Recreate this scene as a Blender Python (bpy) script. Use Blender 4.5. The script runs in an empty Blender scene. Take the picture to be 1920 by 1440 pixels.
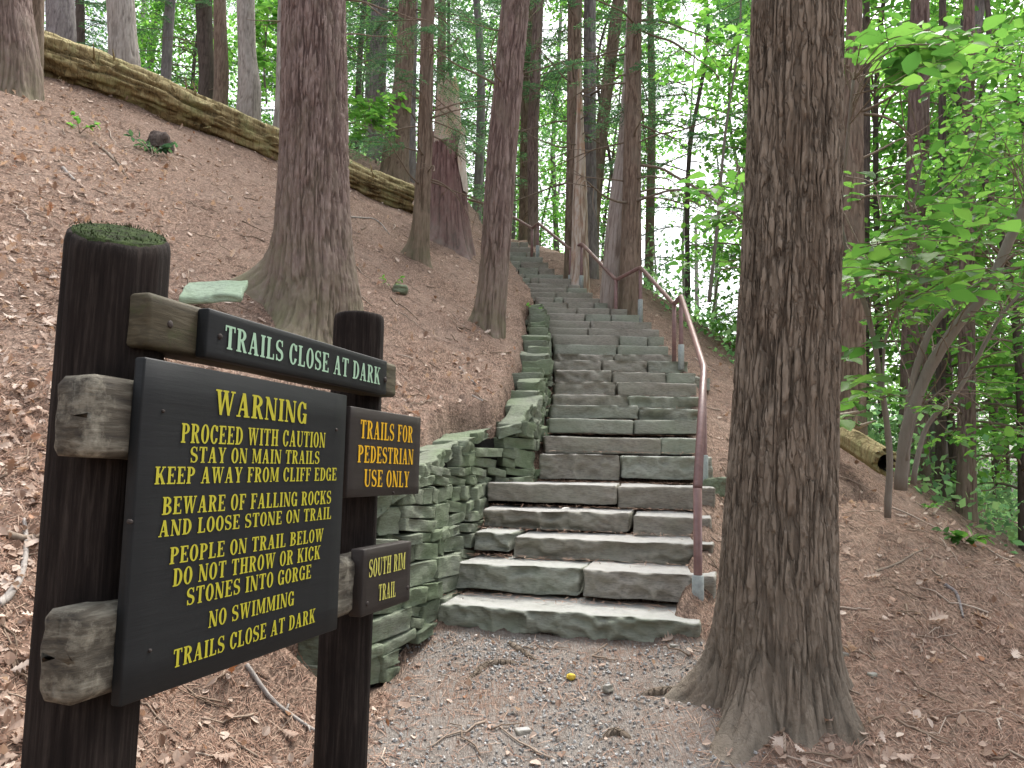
import bpy, math, random
import numpy as np
from mathutils import Vector, Matrix
S = bpy.context.scene
COL = S.collection
rad = math.radians
# ---------------------------------------------------------------- camera, sky, sun, exposure
F = 1500.0
CAMZ = 1.5
PITCH, ROLL = rad(6.1), rad(1.2)
RM = Matrix.Rotation(rad(90) + PITCH, 3, 'X') @ Matrix.Rotation(ROLL, 3, 'Z')
cam_d = bpy.data.cameras.new("camera")
cam_d.sensor_width = 36.0
cam_d.lens = 36.0 * F / 1920.0
cam_d.clip_start = 0.05
cam_d.clip_end = 2000.0
cam = bpy.data.objects.new("camera", cam_d)
cam.matrix_world = Matrix.Translation((0, 0, CAMZ)) @ RM.to_4x4()
COL.objects.link(cam)
S.camera = cam

SUN_EL, SUN_ROT = rad(62), rad(25)
W = bpy.data.worlds.new("World")
S.world = W
W.use_nodes = True
_nt = W.node_tree
_bg = _nt.nodes["Background"]
_sky = _nt.nodes.new("ShaderNodeTexSky")
_sky.sky_type = 'NISHITA'
_sky.sun_disc = False
_sky.sun_elevation = SUN_EL
_sky.sun_rotation = SUN_ROT
_sky.dust_density = 5.0
_sky.air_density = 1.0
_hsv = _nt.nodes.new("ShaderNodeHueSaturation")
_hsv.inputs['Saturation'].default_value = 0.30      # thin overcast: nearly white sky
_nt.links.new(_sky.outputs[0], _hsv.inputs['Color'])
_nt.links.new(_hsv.outputs[0], _bg.inputs[0])
_bg.inputs[1].default_value = 0.15
sun_d = bpy.data.lights.new("sun", 'SUN')
sun_d.energy = 1.5
sun_d.angle = rad(25)
sun_d.color = (1.0, 0.95, 0.87)
sun = bpy.data.objects.new("sun", sun_d)
_dir = Vector((math.sin(SUN_ROT) * math.cos(SUN_EL), math.cos(SUN_ROT) * math.cos(SUN_EL), math.sin(SUN_EL)))
sun.rotation_euler = _dir.to_track_quat('Z', 'Y').to_euler()
sun.location = (6, 10, 40)
COL.objects.link(sun)
S.view_settings.view_transform = 'Standard'
S.view_settings.look = 'None'
S.view_settings.exposure = 1.62
S.view_settings.gamma = 1.0
S.cycles.max_bounces = 7
S.cycles.diffuse_bounces = 4
S.cycles.transmission_bounces = 6
S.cycles.transparent_max_bounces = 8
S.cycles.caustics_reflective = False
S.cycles.caustics_refractive = False
S.cycles.use_denoising = True

# ---------------------------------------------------------------- helpers
def ray(u, v):
    d = RM @ Vector(((u - 960) / F, (720 - v) / F, -1))
    return d / d.y
def P(u, v, Y):                        # the point seen at a photo pixel, Y metres into the scene
    d = ray(u, v)
    return Vector((d.x * Y, Y, CAMZ + d.z * Y))

_rs = np.random.RandomState(7)
_perm = np.concatenate([_rs.permutation(256)] * 2).astype(np.int64)
_val = _rs.rand(256)
def vnoise(p):                         # value noise in -1..1, p: (N,3)
    p = np.asarray(p, dtype=np.float64)
    i = np.floor(p).astype(np.int64)
    f = p - i
    f = f * f * f * (f * (f * 6 - 15) + 10)
    i &= 255
    x0, y0, z0 = i[..., 0], i[..., 1], i[..., 2]
    x1, y1, z1 = (x0 + 1) & 255, (y0 + 1) & 255, (z0 + 1) & 255
    def h(a, b, c): return _val[_perm[_perm[_perm[a] + b] + c]]
    fx, fy, fz = f[..., 0], f[..., 1], f[..., 2]
    a = h(x0, y0, z0) * (1 - fx) + h(x1, y0, z0) * fx
    b = h(x0, y1, z0) * (1 - fx) + h(x1, y1, z0) * fx
    c = h(x0, y0, z1) * (1 - fx) + h(x1, y0, z1) * fx
    d = h(x0, y1, z1) * (1 - fx) + h(x1, y1, z1) * fx
    e = a * (1 - fy) + b * fy
    g = c * (1 - fy) + d * fy
    return (e * (1 - fz) + g * fz) * 2 - 1
def fbm(p, o=4, lac=2.03, g=0.5):
    p = np.asarray(p, dtype=np.float64)
    s = 0; a = 1.0; t = 0
    for k in range(o):
        s = s + a * vnoise(p + 17.3 * k); t += a; a *= g; p = p * lac
    return s / t
def sstep(a, b, x):
    t = np.clip((x - a) / (b - a), 0, 1)
    return t * t * (3 - 2 * t)
def stack(*a): return np.stack(np.broadcast_arrays(*a), -1)

def mesh_np(name, V, loops, sizes, smooth=True, attrs=None):
    me = bpy.data.meshes.new(name)
    V = np.ascontiguousarray(V, dtype=np.float32)
    loops = np.ascontiguousarray(loops, dtype=np.int32).ravel()
    sizes = np.ascontiguousarray(sizes, dtype=np.int32).ravel()
    me.vertices.add(len(V)); me.vertices.foreach_set('co', V.ravel())
    me.loops.add(len(loops)); me.loops.foreach_set('vertex_index', loops)
    me.polygons.add(len(sizes))
    st = np.concatenate([[0], np.cumsum(sizes)[:-1]]).astype(np.int32)
    me.polygons.foreach_set('loop_start', st)
    me.polygons.foreach_set('use_smooth', np.full(len(sizes), smooth, dtype=bool))
    me.update(calc_edges=True)
    for k, a in (attrs or {}).items():
        at = me.attributes.new(k, 'FLOAT', 'POINT')
        at.data.foreach_set('value', np.ascontiguousarray(a, dtype=np.float32).ravel())
    return me
def link(name, me, mat=None, parent=None, loc=None):
    o = bpy.data.objects.new(name, me)
    COL.objects.link(o)
    if mat is not None: me.materials.append(mat)
    if loc is not None: o.location = loc
    if parent is not None: o.parent = parent
    return o
def tag(o, label=None, cat=None, group=None, kind=None):
    if label: o['label'] = label
    if cat: o['category'] = cat
    if group: o['group'] = group
    if kind: o['kind'] = kind
    return o
def empty(name, loc, label, cat, group=None):
    o = bpy.data.objects.new(name, None)
    o.empty_display_size = 0.2
    o.location = loc
    COL.objects.link(o)
    return tag(o, label, cat, group)
def local(parent, V):                 # world coordinates -> a child's coordinates (parents here are only translated)
    return np.asarray(V, dtype=np.float64) - np.array(parent.location)
class MB:                             # collects pieces into one mesh
    def __init__(s): s.V = []; s.L = []; s.S = []; s.n = 0; s.A = []
    def add(s, V, faces, a=None):
        V = np.asarray(V, dtype=np.float64)
        s.V.append(V)
        s.L.append(np.concatenate([np.asarray(f).ravel() for f in faces]) + s.n)
        s.S.append(np.concatenate([np.full(len(f), np.asarray(f).shape[1]) for f in faces]))
        s.A.append(np.full(len(V), 0.0 if a is None else a))
        s.n += len(V)
    def verts(s): return np.concatenate(s.V)
    def build(s, name, mat, parent=None, smooth=True, attr=None):
        V = s.verts()
        if parent is not None: V = local(parent, V)
        at = {attr: np.concatenate(s.A)} if attr else None
        return link(name, mesh_np(name, V, np.concatenate(s.L), np.concatenate(s.S), smooth, at), mat, parent)

def grid_faces(nr, nc, wrap=True):
    r = np.arange(nr - 1)[:, None]
    c = np.arange(nc if wrap else nc - 1)[None, :]
    c1 = (c + 1) % nc
    return np.stack(np.broadcast_arrays(r * nc + c, r * nc + c1, (r + 1) * nc + c1, (r + 1) * nc + c), -1).reshape(-1, 4)

def smooth_path(pts, rr=0.05, k=5):   # polyline with filleted corners
    pts = [Vector(p) for p in pts]
    out = [pts[0]]
    for a, b, c in zip(pts, pts[1:], pts[2:]):
        la, lc = (a - b).length, (c - b).length
        q = min(rr, la * 0.45, lc * 0.45)
        s, e = b + (a - b).normalized() * q, b + (c - b).normalized() * q
        for i in range(k + 1):
            t = i / k
            out.append(s * (1 - t) ** 2 + b * 2 * t * (1 - t) + e * t * t)
    out.append(pts[-1])
    return out
def spline(pts, n):                   # Catmull-Rom through pts (k,d) -> (n,d)
    p = np.asarray(pts, dtype=np.float64)
    p = np.vstack([2 * p[0] - p[1], p, 2 * p[-1] - p[-2]])
    t = np.linspace(0, len(p) - 3 - 1e-6, n)
    i = t.astype(int); f = (t - i)[:, None]
    a, b, c, d = p[i], p[i + 1], p[i + 2], p[i + 3]
    return 0.5 * (2 * b + (c - a) * f + (2 * a - 5 * b + 4 * c - d) * f * f + (3 * b - a - 3 * c + d) * f ** 3)
def tube(mb, pts, r, seg=10, a=None, rough=0.0, seed=0):
    pts = np.asarray([tuple(p) for p in pts], dtype=np.float64)
    n = len(pts)
    r = np.broadcast_to(np.asarray(r, dtype=np.float64), (n,))
    T = np.gradient(pts, axis=0)
    T /= np.linalg.norm(T, axis=1, keepdims=True) + 1e-12
    ref = np.array([0, 0, 1.0]) if abs(T[0][2]) < 0.9 else np.array([1.0, 0, 0])
    U = np.zeros_like(pts); u = ref
    for i in range(n):
        u = u - T[i] * np.dot(u, T[i])
        if np.linalg.norm(u) < 1e-6: u = np.array([1.0, 0, 0]) - T[i] * T[i][0]
        u = u / np.linalg.norm(u); U[i] = u
    B = np.cross(T, U)
    th = np.linspace(0, 2 * math.pi, seg, endpoint=False)
    rr = r[:, None, None] * np.ones((1, seg, 1))
    V = pts[:, None] + (np.cos(th)[None, :, None] * U[:, None] + np.sin(th)[None, :, None] * B[:, None]) * rr
    if rough:
        nn = fbm(V * 9 + seed, 3)
        V = pts[:, None] + (V - pts[:, None]) * (1 + rough * nn[..., None])
    V = V.reshape(-1, 3)
    V = np.vstack([V, pts[0], pts[-1]])
    c = np.arange(seg); c1 = (c + 1) % seg; m = n * seg
    f0 = np.stack([np.full(seg, m), c1, c], -1)
    f1 = np.stack([np.full(seg, m + 1), (n - 1) * seg + c, (n - 1) * seg + c1], -1)
    mb.add(V, [grid_faces(n, seg), f0, f1], a)

def template(name, T, faces, C, D, N, L, Wd, mat, parent=None, smooth=True):
    """one mesh of many copies of a small shape: T (k,3) in (along, across, normal)"""
    T = np.asarray(T, dtype=np.float64)
    C, D, N = np.asarray(C), np.asarray(D, dtype=np.float64), np.asarray(N, dtype=np.float64)
    D = D / (np.linalg.norm(D, axis=1, keepdims=True) + 1e-9)
    B = np.cross(N, D); B /= np.linalg.norm(B, axis=1, keepdims=True) + 1e-9
    N = np.cross(D, B)
    n, k = len(C), len(T)
    L = np.broadcast_to(np.asarray(L, dtype=np.float64), (n,))[:, None, None]
    Wd = np.broadcast_to(np.asarray(Wd, dtype=np.float64), (n,))[:, None, None]
    V = C[:, None] + D[:, None] * T[None, :, 0:1] * L + B[:, None] * T[None, :, 1:2] * Wd + N[:, None] * T[None, :, 2:3] * Wd
    V = V.reshape(-1, 3)
    if parent is not None: V = local(parent, V)
    fl = np.concatenate([np.asarray(f) for f in faces]); sz = np.array([len(f) for f in faces])
    loops = (fl[None, :] + (np.arange(n) * k)[:, None]).ravel()
    return link(name, mesh_np(name, V, loops, np.tile(sz, n), smooth), mat, parent)

# ---------------------------------------------------------------- node material helper
class NB:
    def __init__(s, name):
        s.m = bpy.data.materials.new(name); s.m.use_nodes = True
        s.t = s.m.node_tree; s.b = s.t.nodes["Principled BSDF"]; s.out = s.t.nodes["Material Output"]
    def n(s, ty, **kw):
        q = s.t.nodes.new("ShaderNode" + ty)
        for k, v in kw.items(): setattr(q, k, v)
        return q
    def l(s, a, b): s.t.links.new(a, b)
    def setin(s, q, k, v):
        if hasattr(v, 'links') or isinstance(v, bpy.types.NodeSocket): s.l(v, q.inputs[k])
        else: q.inputs[k].default_value = v
    def coord(s, which='Object', scale=(1, 1, 1), rot=(0, 0, 0), loc=(0, 0, 0)):
        c = s.n('TexCoord'); mp = s.n('Mapping')
        s.l(c.outputs[which], mp.inputs[0])
        mp.inputs['Scale'].default_value = scale; mp.inputs['Rotation'].default_value = rot; mp.inputs['Location'].default_value = loc
        return mp.outputs[0]
    def pos(s, scale=(1, 1, 1), rot=(0, 0, 0), loc=(0, 0, 0)):
        c = s.n('NewGeometry'); mp = s.n('Mapping')
        s.l(c.outputs['Position'], mp.inputs[0])
        mp.inputs['Scale'].default_value = scale; mp.inputs['Rotation'].default_value = rot; mp.inputs['Location'].default_value = loc
        return mp.outputs[0]
    def noise(s, vec, scale=5, detail=4, rough=0.5, dist=0.0):
        q = s.n('TexNoise'); s.l(vec, q.inputs['Vector'])
        q.inputs['Scale'].default_value = scale; q.inputs['Detail'].default_value = detail
        q.inputs['Roughness'].default_value = rough; q.inputs['Distortion'].default_value = dist
        return q.outputs['Fac']
    def ramp(s, fac, stops, interp='LINEAR'):
        q = s.n('ValToRGB'); q.color_ramp.interpolation = interp
        e = q.color_ramp.elements
        while len(e) < len(stops): e.new(0.5)
        for el, (p, c) in zip(e, stops):
            el.position = p
            el.color = (c, c, c, 1) if isinstance(c, (int, float)) else tuple(c) + (1,) if len(c) == 3 else c
        s.l(fac, q.inputs[0])
        return q.outputs[0]
    def mix(s, f, a, b, blend='MIX'):
        q = s.n('MixRGB', blend_type=blend)
        for k, v in ((0, f), (1, a), (2, b)):
            if isinstance(v, bpy.types.NodeSocket): s.l(v, q.inputs[k])
            elif k == 0: q.inputs[0].default_value = v
            else: q.inputs[k].default_value = tuple(v) + (1,) if len(v) == 3 else v
        return q.outputs[0]
    def math(s, op, a, b=0.5, clamp=False):
        q = s.n('Math', operation=op); q.use_clamp = clamp
        for k, v in ((0, a), (1, b)):
            if isinstance(v, bpy.types.NodeSocket): s.l(v, q.inputs[k])
            else: q.inputs[k].default_value = v
        return q.outputs[0]
    def attr(s, name):
        q = s.n('Attribute'); q.attribute_name = name
        return q.outputs['Fac']
    def bump(s, h, strength=0.5, dist=0.01, normal=None):
        q = s.n('Bump'); s.l(h, q.inputs['Height'])
        q.inputs['Strength'].default_value = strength; q.inputs['Distance'].default_value = dist
        if normal is not None: s.l(normal, q.inputs['Normal'])
        return q.outputs[0]
    def done(s, color=None, rough=0.8, normal=None, spec=0.3, metal=0.0):
        if color is not None: s.setin(s.b, 'Base Color', color if isinstance(color, bpy.types.NodeSocket) else tuple(color) + (1,))
        s.setin(s.b, 'Roughness', rough)
        s.setin(s.b, 'Metallic', metal)
        s.b.inputs['Specular IOR Level'].default_value = spec
        if normal is not None: s.l(normal, s.b.inputs['Normal'])
        return s.m
# ---------------------------------------------------------------- materials
def bark_mat(name, dark, mid, light, moss=None, lich=None, bump=0.7, fs=38, lk=0.6, flake=0.5):
    q = NB(name)
    v = q.coord('Object', scale=(1, 1, 0.16))
    n1 = q.noise(v, fs, 8, 0.65, 0.6)
    n2 = q.noise(q.coord('Object', scale=(1, 1, 0.45)), 5.0, 5, 0.6)
    bk = q.attr('bk')
    f = q.math('ADD', q.math('MULTIPLY', bk, 0.80), q.math('MULTIPLY', q.math('SUBTRACT', n1, 0.5), 0.9), True)
    c = q.ramp(f, [(0.05, dark), (0.42, mid), (0.9, light)])
    # flaky plates: long narrow cells with dark splits between them
    wn = q.n('TexNoise'); q.l(q.coord('Object', scale=(1, 1, .5)), wn.inputs['Vector']); wn.inputs['Scale'].default_value = 11; wn.inputs['Detail'].default_value = 4
    wv = q.n('VectorMath', operation='MULTIPLY_ADD'); q.l(wn.outputs['Color'], wv.inputs[0]); wv.inputs[1].default_value = (.075, .075, .03); q.l(q.coord('Object', scale=(1, 1, 0.10)), wv.inputs[2])
    ve = q.n('TexVoronoi', feature='DISTANCE_TO_EDGE'); q.l(wv.outputs[0], ve.inputs['Vector']); ve.inputs['Scale'].default_value = fs * .50
    vc = q.n('TexVoronoi', feature='F1'); q.l(wv.outputs[0], vc.inputs['Vector']); vc.inputs['Scale'].default_value = fs * .50
    sx = q.n('SeparateColor'); q.l(vc.outputs['Color'], sx.inputs[0])
    bf = q.math('SUBTRACT', 1.0, q.math('MULTIPLY', q.attr('base'), 1.9), True)
    split = q.math('MULTIPLY', bf, q.ramp(ve.outputs['Distance'], [(0.0, 1.0), (0.06, 0.5), (0.14, 0.0)]))
    c = q.mix(q.math('MULTIPLY', sx.outputs[0], flake), c, light)
    c = q.mix(q.math('MULTIPLY', sx.outputs[1], flake * .45), c, dark)
    c = q.mix(q.math('MULTIPLY', split, flake * 1.1), c, dark)
    c = q.mix(q.ramp(n2, [(0.45, 0.0), (0.68, 0.35)]), c, mid)
    if lich:
        n3 = q.noise(q.coord('Object', scale=(1, 1, 0.6), loc=(4, 2, 9)), 3.3, 6, 0.7)
        c = q.mix(q.ramp(n3, [(0.5, 0.0), (0.66, lk)]), c, lich)
    if moss:
        n4 = q.noise(q.coord('Object'), 7, 5, 0.65)
        mf = q.math('MULTIPLY', q.attr('base'), q.ramp(n4, [(0.3, 0.25), (0.6, 1.0)]), True)
        c = q.mix(mf, c, moss)
    h = q.math('ADD', n1, q.math('MULTIPLY', q.noise(q.coord('Object', scale=(1, 1, 0.5)), 120, 4, 0.6), 0.4))
    h = q.math('SUBTRACT', h, q.math('MULTIPLY', split, flake * 1.6))
    return q.done(c, 0.92, q.bump(h, bump, 0.012), 0.15)
M = {}
M['bark_big'] = bark_mat('bark_brown_plated', (.046, .035, .026), (.165, .130, .098), (.290, .240, .188), moss=(.175, .160, .130), lich=(.175, .120, .082), fs=52, bump=1.0, lk=.30, flake=.6)
M['bark_red'] = bark_mat('bark_reddish', (.066, .042, .038), (.190, .130, .116), (.285, .220, .198), moss=(.180, .172, .105), lich=(.16, .13, .10))
M['bark_brown'] = bark_mat('bark_brown', (.075, .050, .038), (.195, .138, .106), (.30, .23, .18), moss=(.13, .125, .075), lich=(.18, .15, .12))
M['bark_grey'] = bark_mat('bark_grey_violet', (.10, .085, .088), (.20, .178, .178), (.32, .295, .290), moss=(.15, .14, .10), lich=(.29, .27, .25))
M['bark_pale'] = bark_mat('bark_pale', (.17, .15, .135), (.30, .27, .245), (.44, .41, .38), moss=(.18, .15, .11), lich=(.40, .36, .32), bump=0.4, flake=.35)
M['bark_dark'] = bark_mat('bark_dark', (.05, .038, .034), (.10, .078, .068), (.15, .122, .105), moss=(.08, .085, .05), lich=(.11, .09, .08))
M['bark_beech'] = bark_mat('bark_beech_pinkish', (.19, .145, .125), (.33, .275, .245), (.44, .39, .36), moss=(.20, .16, .12), lich=(.42, .38, .35), bump=.3, flake=.25)
M['bark_smooth'] = bark_mat('bark_smooth_grey', (.14, .125, .105), (.20, .18, .155), (.27, .25, .22), moss=(.14, .13, .09), lich=(.24, .23, .20), bump=0.2, flake=.1)
M['bark_maroon'] = bark_mat('bark_maroon', (.055, .028, .026), (.190, .105, .096), (.30, .20, .185), moss=(.20, .19, .16), lich=(.14, .07, .07))
M['log'] = bark_mat('rotten_log_wood', (.030, .020, .012), (.23, .165, .078), (.52, .46, .25), lich=(.28, .29, .13), bump=1.2, fs=26, flake=.3)
M['snag'] = bark_mat('bare_snag_wood', (.22, .15, .11), (.42, .33, .26), (.62, .57, .52), lich=(.40, .19, .10), bump=0.4, flake=.2)
M['twig'] = bark_mat('dead_twig', (.10, .075, .055), (.19, .15, .115), (.30, .25, .20), bump=0.3, flake=.1)

def ground_mat():
    q = NB('forest_floor')
    straw = None
    for k, (a, sc) in enumerate(((0.2, 70), (1.25, 82), (2.3, 64), (2.9, 90))):
        v = q.pos(scale=(1.0, 0.085, 0.6), rot=(0, 0, a), loc=(k * 3.1, k, 0))
        n = q.noise(v, sc, 2, 0.5, 0.15)
        r = q.ramp(n, [(0.50, 0.0), (0.68, 1.0)])
        straw = r if straw is None else q.math('MAXIMUM', straw, r)
    big = q.noise(q.pos(), 1.1, 5, 0.6)
    med = q.noise(q.pos(), 9, 6, 0.7)
    fine = q.noise(q.pos(), 60, 4, 0.7)
    litter = q.mix(straw, (.082, .056, .043), (.350, .245, .185))
    litter = q.mix(q.ramp(fine, [(0.45, 0.0), (0.7, 0.6)]), litter, (.135, .086, .062))
    litter = q.mix(q.ramp(big, [(0.38, 0.0), (0.66, 0.55)]), litter, (.270, .200, .160))
    litter = q.mix(q.ramp(med, [(0.54, 0.0), (0.66, 0.8)]), litter, (.060, .042, .034))  # dark mottling painted in as shadows between the litter
    dirt = q.mix(q.ramp(med, [(0.32, 0.0), (0.68, 1.0)]), (.135, .116, .100), (.24, .218, .196))
    dirt = q.mix(q.ramp(fine, [(0.48, 0.0), (0.66, 0.8)]), dirt, (.30, .28, .255))
    dirt = q.mix(q.math('MULTIPLY', straw, q.ramp(big, [(0.42, 0.05), (0.62, 0.6)])), dirt, (.18, .098, .062))
    pm = q.math('ADD', q.attr('path'), q.math('MULTIPLY', q.math('SUBTRACT', med, 0.5), 0.9), True)
    c = q.mix(q.ramp(pm, [(0.30, 0.0), (0.62, 1.0)]), litter, dirt)
    h = q.math('ADD', q.math('MULTIPLY', straw, 0.5), q.math('ADD', fine, med))
    return q.done(c, 0.95, q.bump(h, 0.9, 0.012), 0.1)
M['ground'] = ground_mat()

def island_mat(name, stops, rough=0.8, trans=None, bump=None, spec=0.2, tf=0.5):
    q = NB(name)
    g = q.n('NewGeometry')
    c = q.ramp(g.outputs['Random Per Island'], stops)
    nn = None
    if bump:
        nn = q.bump(q.noise(q.pos(), bump, 4, 0.6), 0.5, 0.01)
        n2 = q.noise(q.pos(), bump * 0.6, 4, 0.6)
        c = q.mix(q.ramp(n2, [(0.3, 0.0), (0.75, 0.35)]), c, (.03, .025, .02))
    q.done(c, rough, nn, spec)
    if trans:
        tr = q.n('BsdfTranslucent')
        tc = q.mix(1.0, c, trans, 'MULTIPLY')
        q.l(tc, tr.inputs[0])
        mx = q.n('MixShader'); mx.inputs[0].default_value = tf
        q.l(q.b.outputs[0], mx.inputs[1]); q.l(tr.outputs[0], mx.inputs[2])
        q.l(mx.outputs[0], q.out.inputs[0])
    return q.m
M['needle_litter'] = island_mat('fallen_needles', [(0, (.12, .062, .042)), (0.4, (.255, .152, .108)), (0.75, (.345, .225, .168)), (1, (.43, .32, .24))])
M['leaf_litter'] = island_mat('dead_oak_leaves', [(0, (.20, .13, .095)), (0.2, (.34, .24, .185)), (0.5, (.48, .37, .30)), (0.9, (.64, .54, .46)), (1, (.34, .16, .08))], 0.7, (1.0, .8, .6, 1), tf=0.25)
M['gravel'] = island_mat('gravel_stones', [(0, (.17, .165, .155)), (0.4, (.27, .265, .255)), (0.8, (.38, .38, .375)), (1, (.50, .47, .43))], 0.85)
M['twig_litter'] = island_mat('twig_litter', [(0, (.12, .085, .06)), (0.5, (.26, .195, .145)), (1, (.42, .35, .29))])
M['hemlock'] = island_mat('hemlock_needles', [(0, (.028, .070, .042)), (0.5, (.050, .112, .062)), (1, (.10, .175, .085))], 0.55, (1.9, 2.0, 1.5, 1), tf=0.42)
M['maple'] = island_mat('bright_leaves', [(0, (.055, .160, .034)), (0.5, (.085, .220, .044)), (1, (.145, .300, .062))], 0.5, (2.2, 2.1, 1.6, 1), tf=0.55)
M['witchhazel'] = island_mat('understorey_leaves', [(0, (.036, .105, .024)), (0.4, (.062, .165, .032)), (1, (.125, .26, .055))], 0.5, (1.8, 1.75, 1.4, 1), tf=0.5)
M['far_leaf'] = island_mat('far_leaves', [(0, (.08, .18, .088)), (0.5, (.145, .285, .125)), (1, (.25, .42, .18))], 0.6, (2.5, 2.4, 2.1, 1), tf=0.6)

def stone_mat(name, cols, moss, mf, bump=0.6, top=None):
    q = NB(name)
    n1 = q.noise(q.pos(), 6, 8, 0.65)
    n2 = q.noise(q.pos(scale=(1, 1, 4)), 24, 6, 0.7)
    n3 = q.noise(q.pos(), 2.2, 5, 0.6)
    info = q.n('NewGeometry')
    c = q.ramp(info.outputs['Random Per Island'], [(0, cols[0]), (0.5, cols[1]), (1, cols[2])])
    c = q.mix(q.ramp(n2, [(0.34, 0.5), (0.56, 0.0)]), c, (.055, .050, .042))
    c = q.mix(q.ramp(n1, [(0.5, 0.0), (0.8, 0.5)]), c, cols[2])
    c = q.mix(q.math('MULTIPLY', q.ramp(n3, [(0.40, 0.0), (0.62, 1.0)]), mf), c, moss)
    if top:      # paler treads: faces pointing upward take the top colour
        sx = q.n('SeparateXYZ'); q.l(info.outputs['Normal'], sx.inputs[0])
        tf = q.ramp(sx.outputs['Z'], [(0.75, 0.0), (0.95, 1.0)])
        tf = q.math('MULTIPLY', tf, q.ramp(n1, [(0.25, 0.5), (0.6, 0.95)]))
        c = q.mix(tf, c, top)
    h = q.math('ADD', n2, q.math('MULTIPLY', n1, 1.4))
    return q.done(c, 0.88, q.bump(h, bump, 0.015), 0.25)
M['step'] = stone_mat('step_sandstone', ((.22, .195, .160), (.29, .267, .225), (.37, .345, .30)), (.215, .225, .170), 0.40, top=(.34, .335, .325))
M['step_green'] = stone_mat('step_sandstone_green', ((.245, .255, .21), (.285, .295, .245), (.35, .355, .305)), (.235, .265, .195), 0.55, top=(.34, .34, .325))
M['wallstone'] = stone_mat('mossy_wall_stone', ((.115, .132, .092), (.178, .200, .148), (.255, .272, .215)), (.130, .178, .092), 0.6)
M['flatstone'] = stone_mat('green_flagstone', ((.27, .36, .26), (.30, .38, .28), (.32, .40, .30)), (.27, .37, .23), 0.5)

def wood_mat(name, dark, mid, light, axis=(1, 1, 0.05), fs=30, rough=0.8, spec=0.3, bump=0.4, lich=None, lf=(0.5, 0.62)):
    q = NB(name)
    n1 = q.noise(q.pos(scale=axis), fs, 8, 0.7, 0.3)
    n2 = q.noise(q.pos(), 5, 5, 0.6)
    c = q.ramp(n1, [(0.3, dark), (0.5, mid), (0.72, light)])
    c = q.mix(q.ramp(n2, [(0.45, 0.0), (0.7, 0.5)]), c, dark)
    if lich:
        n3 = q.noise(q.pos(loc=(3, 1, 4)), 9, 6, 0.7)
        c = q.mix(q.ramp(n3, [(lf[0], 0.0), (lf[1], 0.8)]), c, lich)
    return q.done(c, rough, q.bump(n1, bump, 0.008), spec)
M['post'] = wood_mat('dark_stained_post', (.0075, .0058, .0052), (.0185, .0140, .0122), (.050, .040, .034), fs=60, bump=0.9, rough=.92, spec=.12)
M['beam'] = wood_mat('weathered_beam', (.026, .022, .013), (.060, .050, .030), (.115, .100, .066), axis=(.35, .12, 1.6), lich=(.050, .056, .022))
M['beam_end'] = wood_mat('weathered_beam_end', (.022, .019, .016), (.085, .074, .055), (.24, .225, .18), axis=(.5, .15, 2.0), fs=20, lich=(.30, .28, .22), lf=(0.50, 0.66), bump=0.9)
M['board'] = wood_mat('black_painted_board', (.0105, .0118, .0122), (.0120, .0132, .0138), (.0150, .0164, .0170), axis=(.3, .1, 2), fs=26, rough=0.60, spec=0.22, bump=0.15)
M['board_brown'] = wood_mat('brown_painted_board', (.020, .0155, .0132), (.025, .0195, .0165), (.033, .027, .0235), axis=(.3, .1, 2), fs=26, rough=0.6, bump=0.15)
def paint(name, c, wear=0.25, worn=(.1, .1, .05)):
    q = NB(name)
    n = q.noise(q.pos(), 55, 4, 0.7)
    return q.done(q.mix(q.ramp(n, [(0.56, 0.0), (0.72, wear)]), c, worn), 0.6)
M['yellow'] = paint('yellow_lettering', (.40, .37, .026))
M['amber'] = paint('amber_lettering', (.62, .36, .010))
M['pale_yellow'] = paint('pale_yellow_lettering', (.47, .45, .10), 0.6)
M['mint'] = paint('pale_green_lettering', (.30, .46, .33))
def moss_mat():
    q = NB('green_moss')
    n = q.noise(q.pos(), 40, 6, 0.7)
    return q.done(q.ramp(n, [(0.36, (.018, .015, .010)), (0.48, (.028, .044, .015)), (0.78, (.070, .098, .032))]), 0.95, q.bump(n, 1.0, 0.02), 0.1)
M['moss'] = moss_mat()
def rail_mat():
    q = NB('maroon_painted_pipe')
    n = q.noise(q.pos(), 18, 5, 0.6)
    return q.done(q.ramp(n, [(0.3, (.150, .078, .072)), (0.7, (.235, .135, .122))]), 0.38, q.bump(n, 0.1, 0.004), 0.5)
M['rail'] = rail_mat()
def galv_mat():
    q = NB('grey_galvanised_sleeve')
    n = q.noise(q.pos(), 30, 5, 0.6)
    return q.done(q.ramp(n, [(0.3, (.24, .27, .26)), (0.7, (.38, .42, .41))]), 0.6, None, 0.4)
M['galv'] = galv_mat()
def plain(name, c, c2, sc=30, rough=0.8):
    q = NB(name)
    n = q.noise(q.pos(), sc, 5, 0.6)
    return q.done(q.ramp(n, [(0.3, c), (0.7, c2)]), rough, q.bump(n, 0.4, 0.005))
M['hollow'] = plain('painted_dark_shade', (.006, .005, .004), (.015, .012, .010))  # near-black colour painting the shade in the log hollow and wall joints
M['yellowleaf'] = plain('yellow_leaf', (.50, .33, .03), (.68, .50, .08))
M['whitebit'] = plain('white_scrap', (.60, .58, .54), (.72, .70, .66))
M['splinter'] = plain('raw_splintered_wood', (.29, .245, .185), (.48, .425, .34), 40)
M['bolt'] = plain('rusty_bolt', (.02, .016, .014), (.05, .04, .035))
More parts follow.
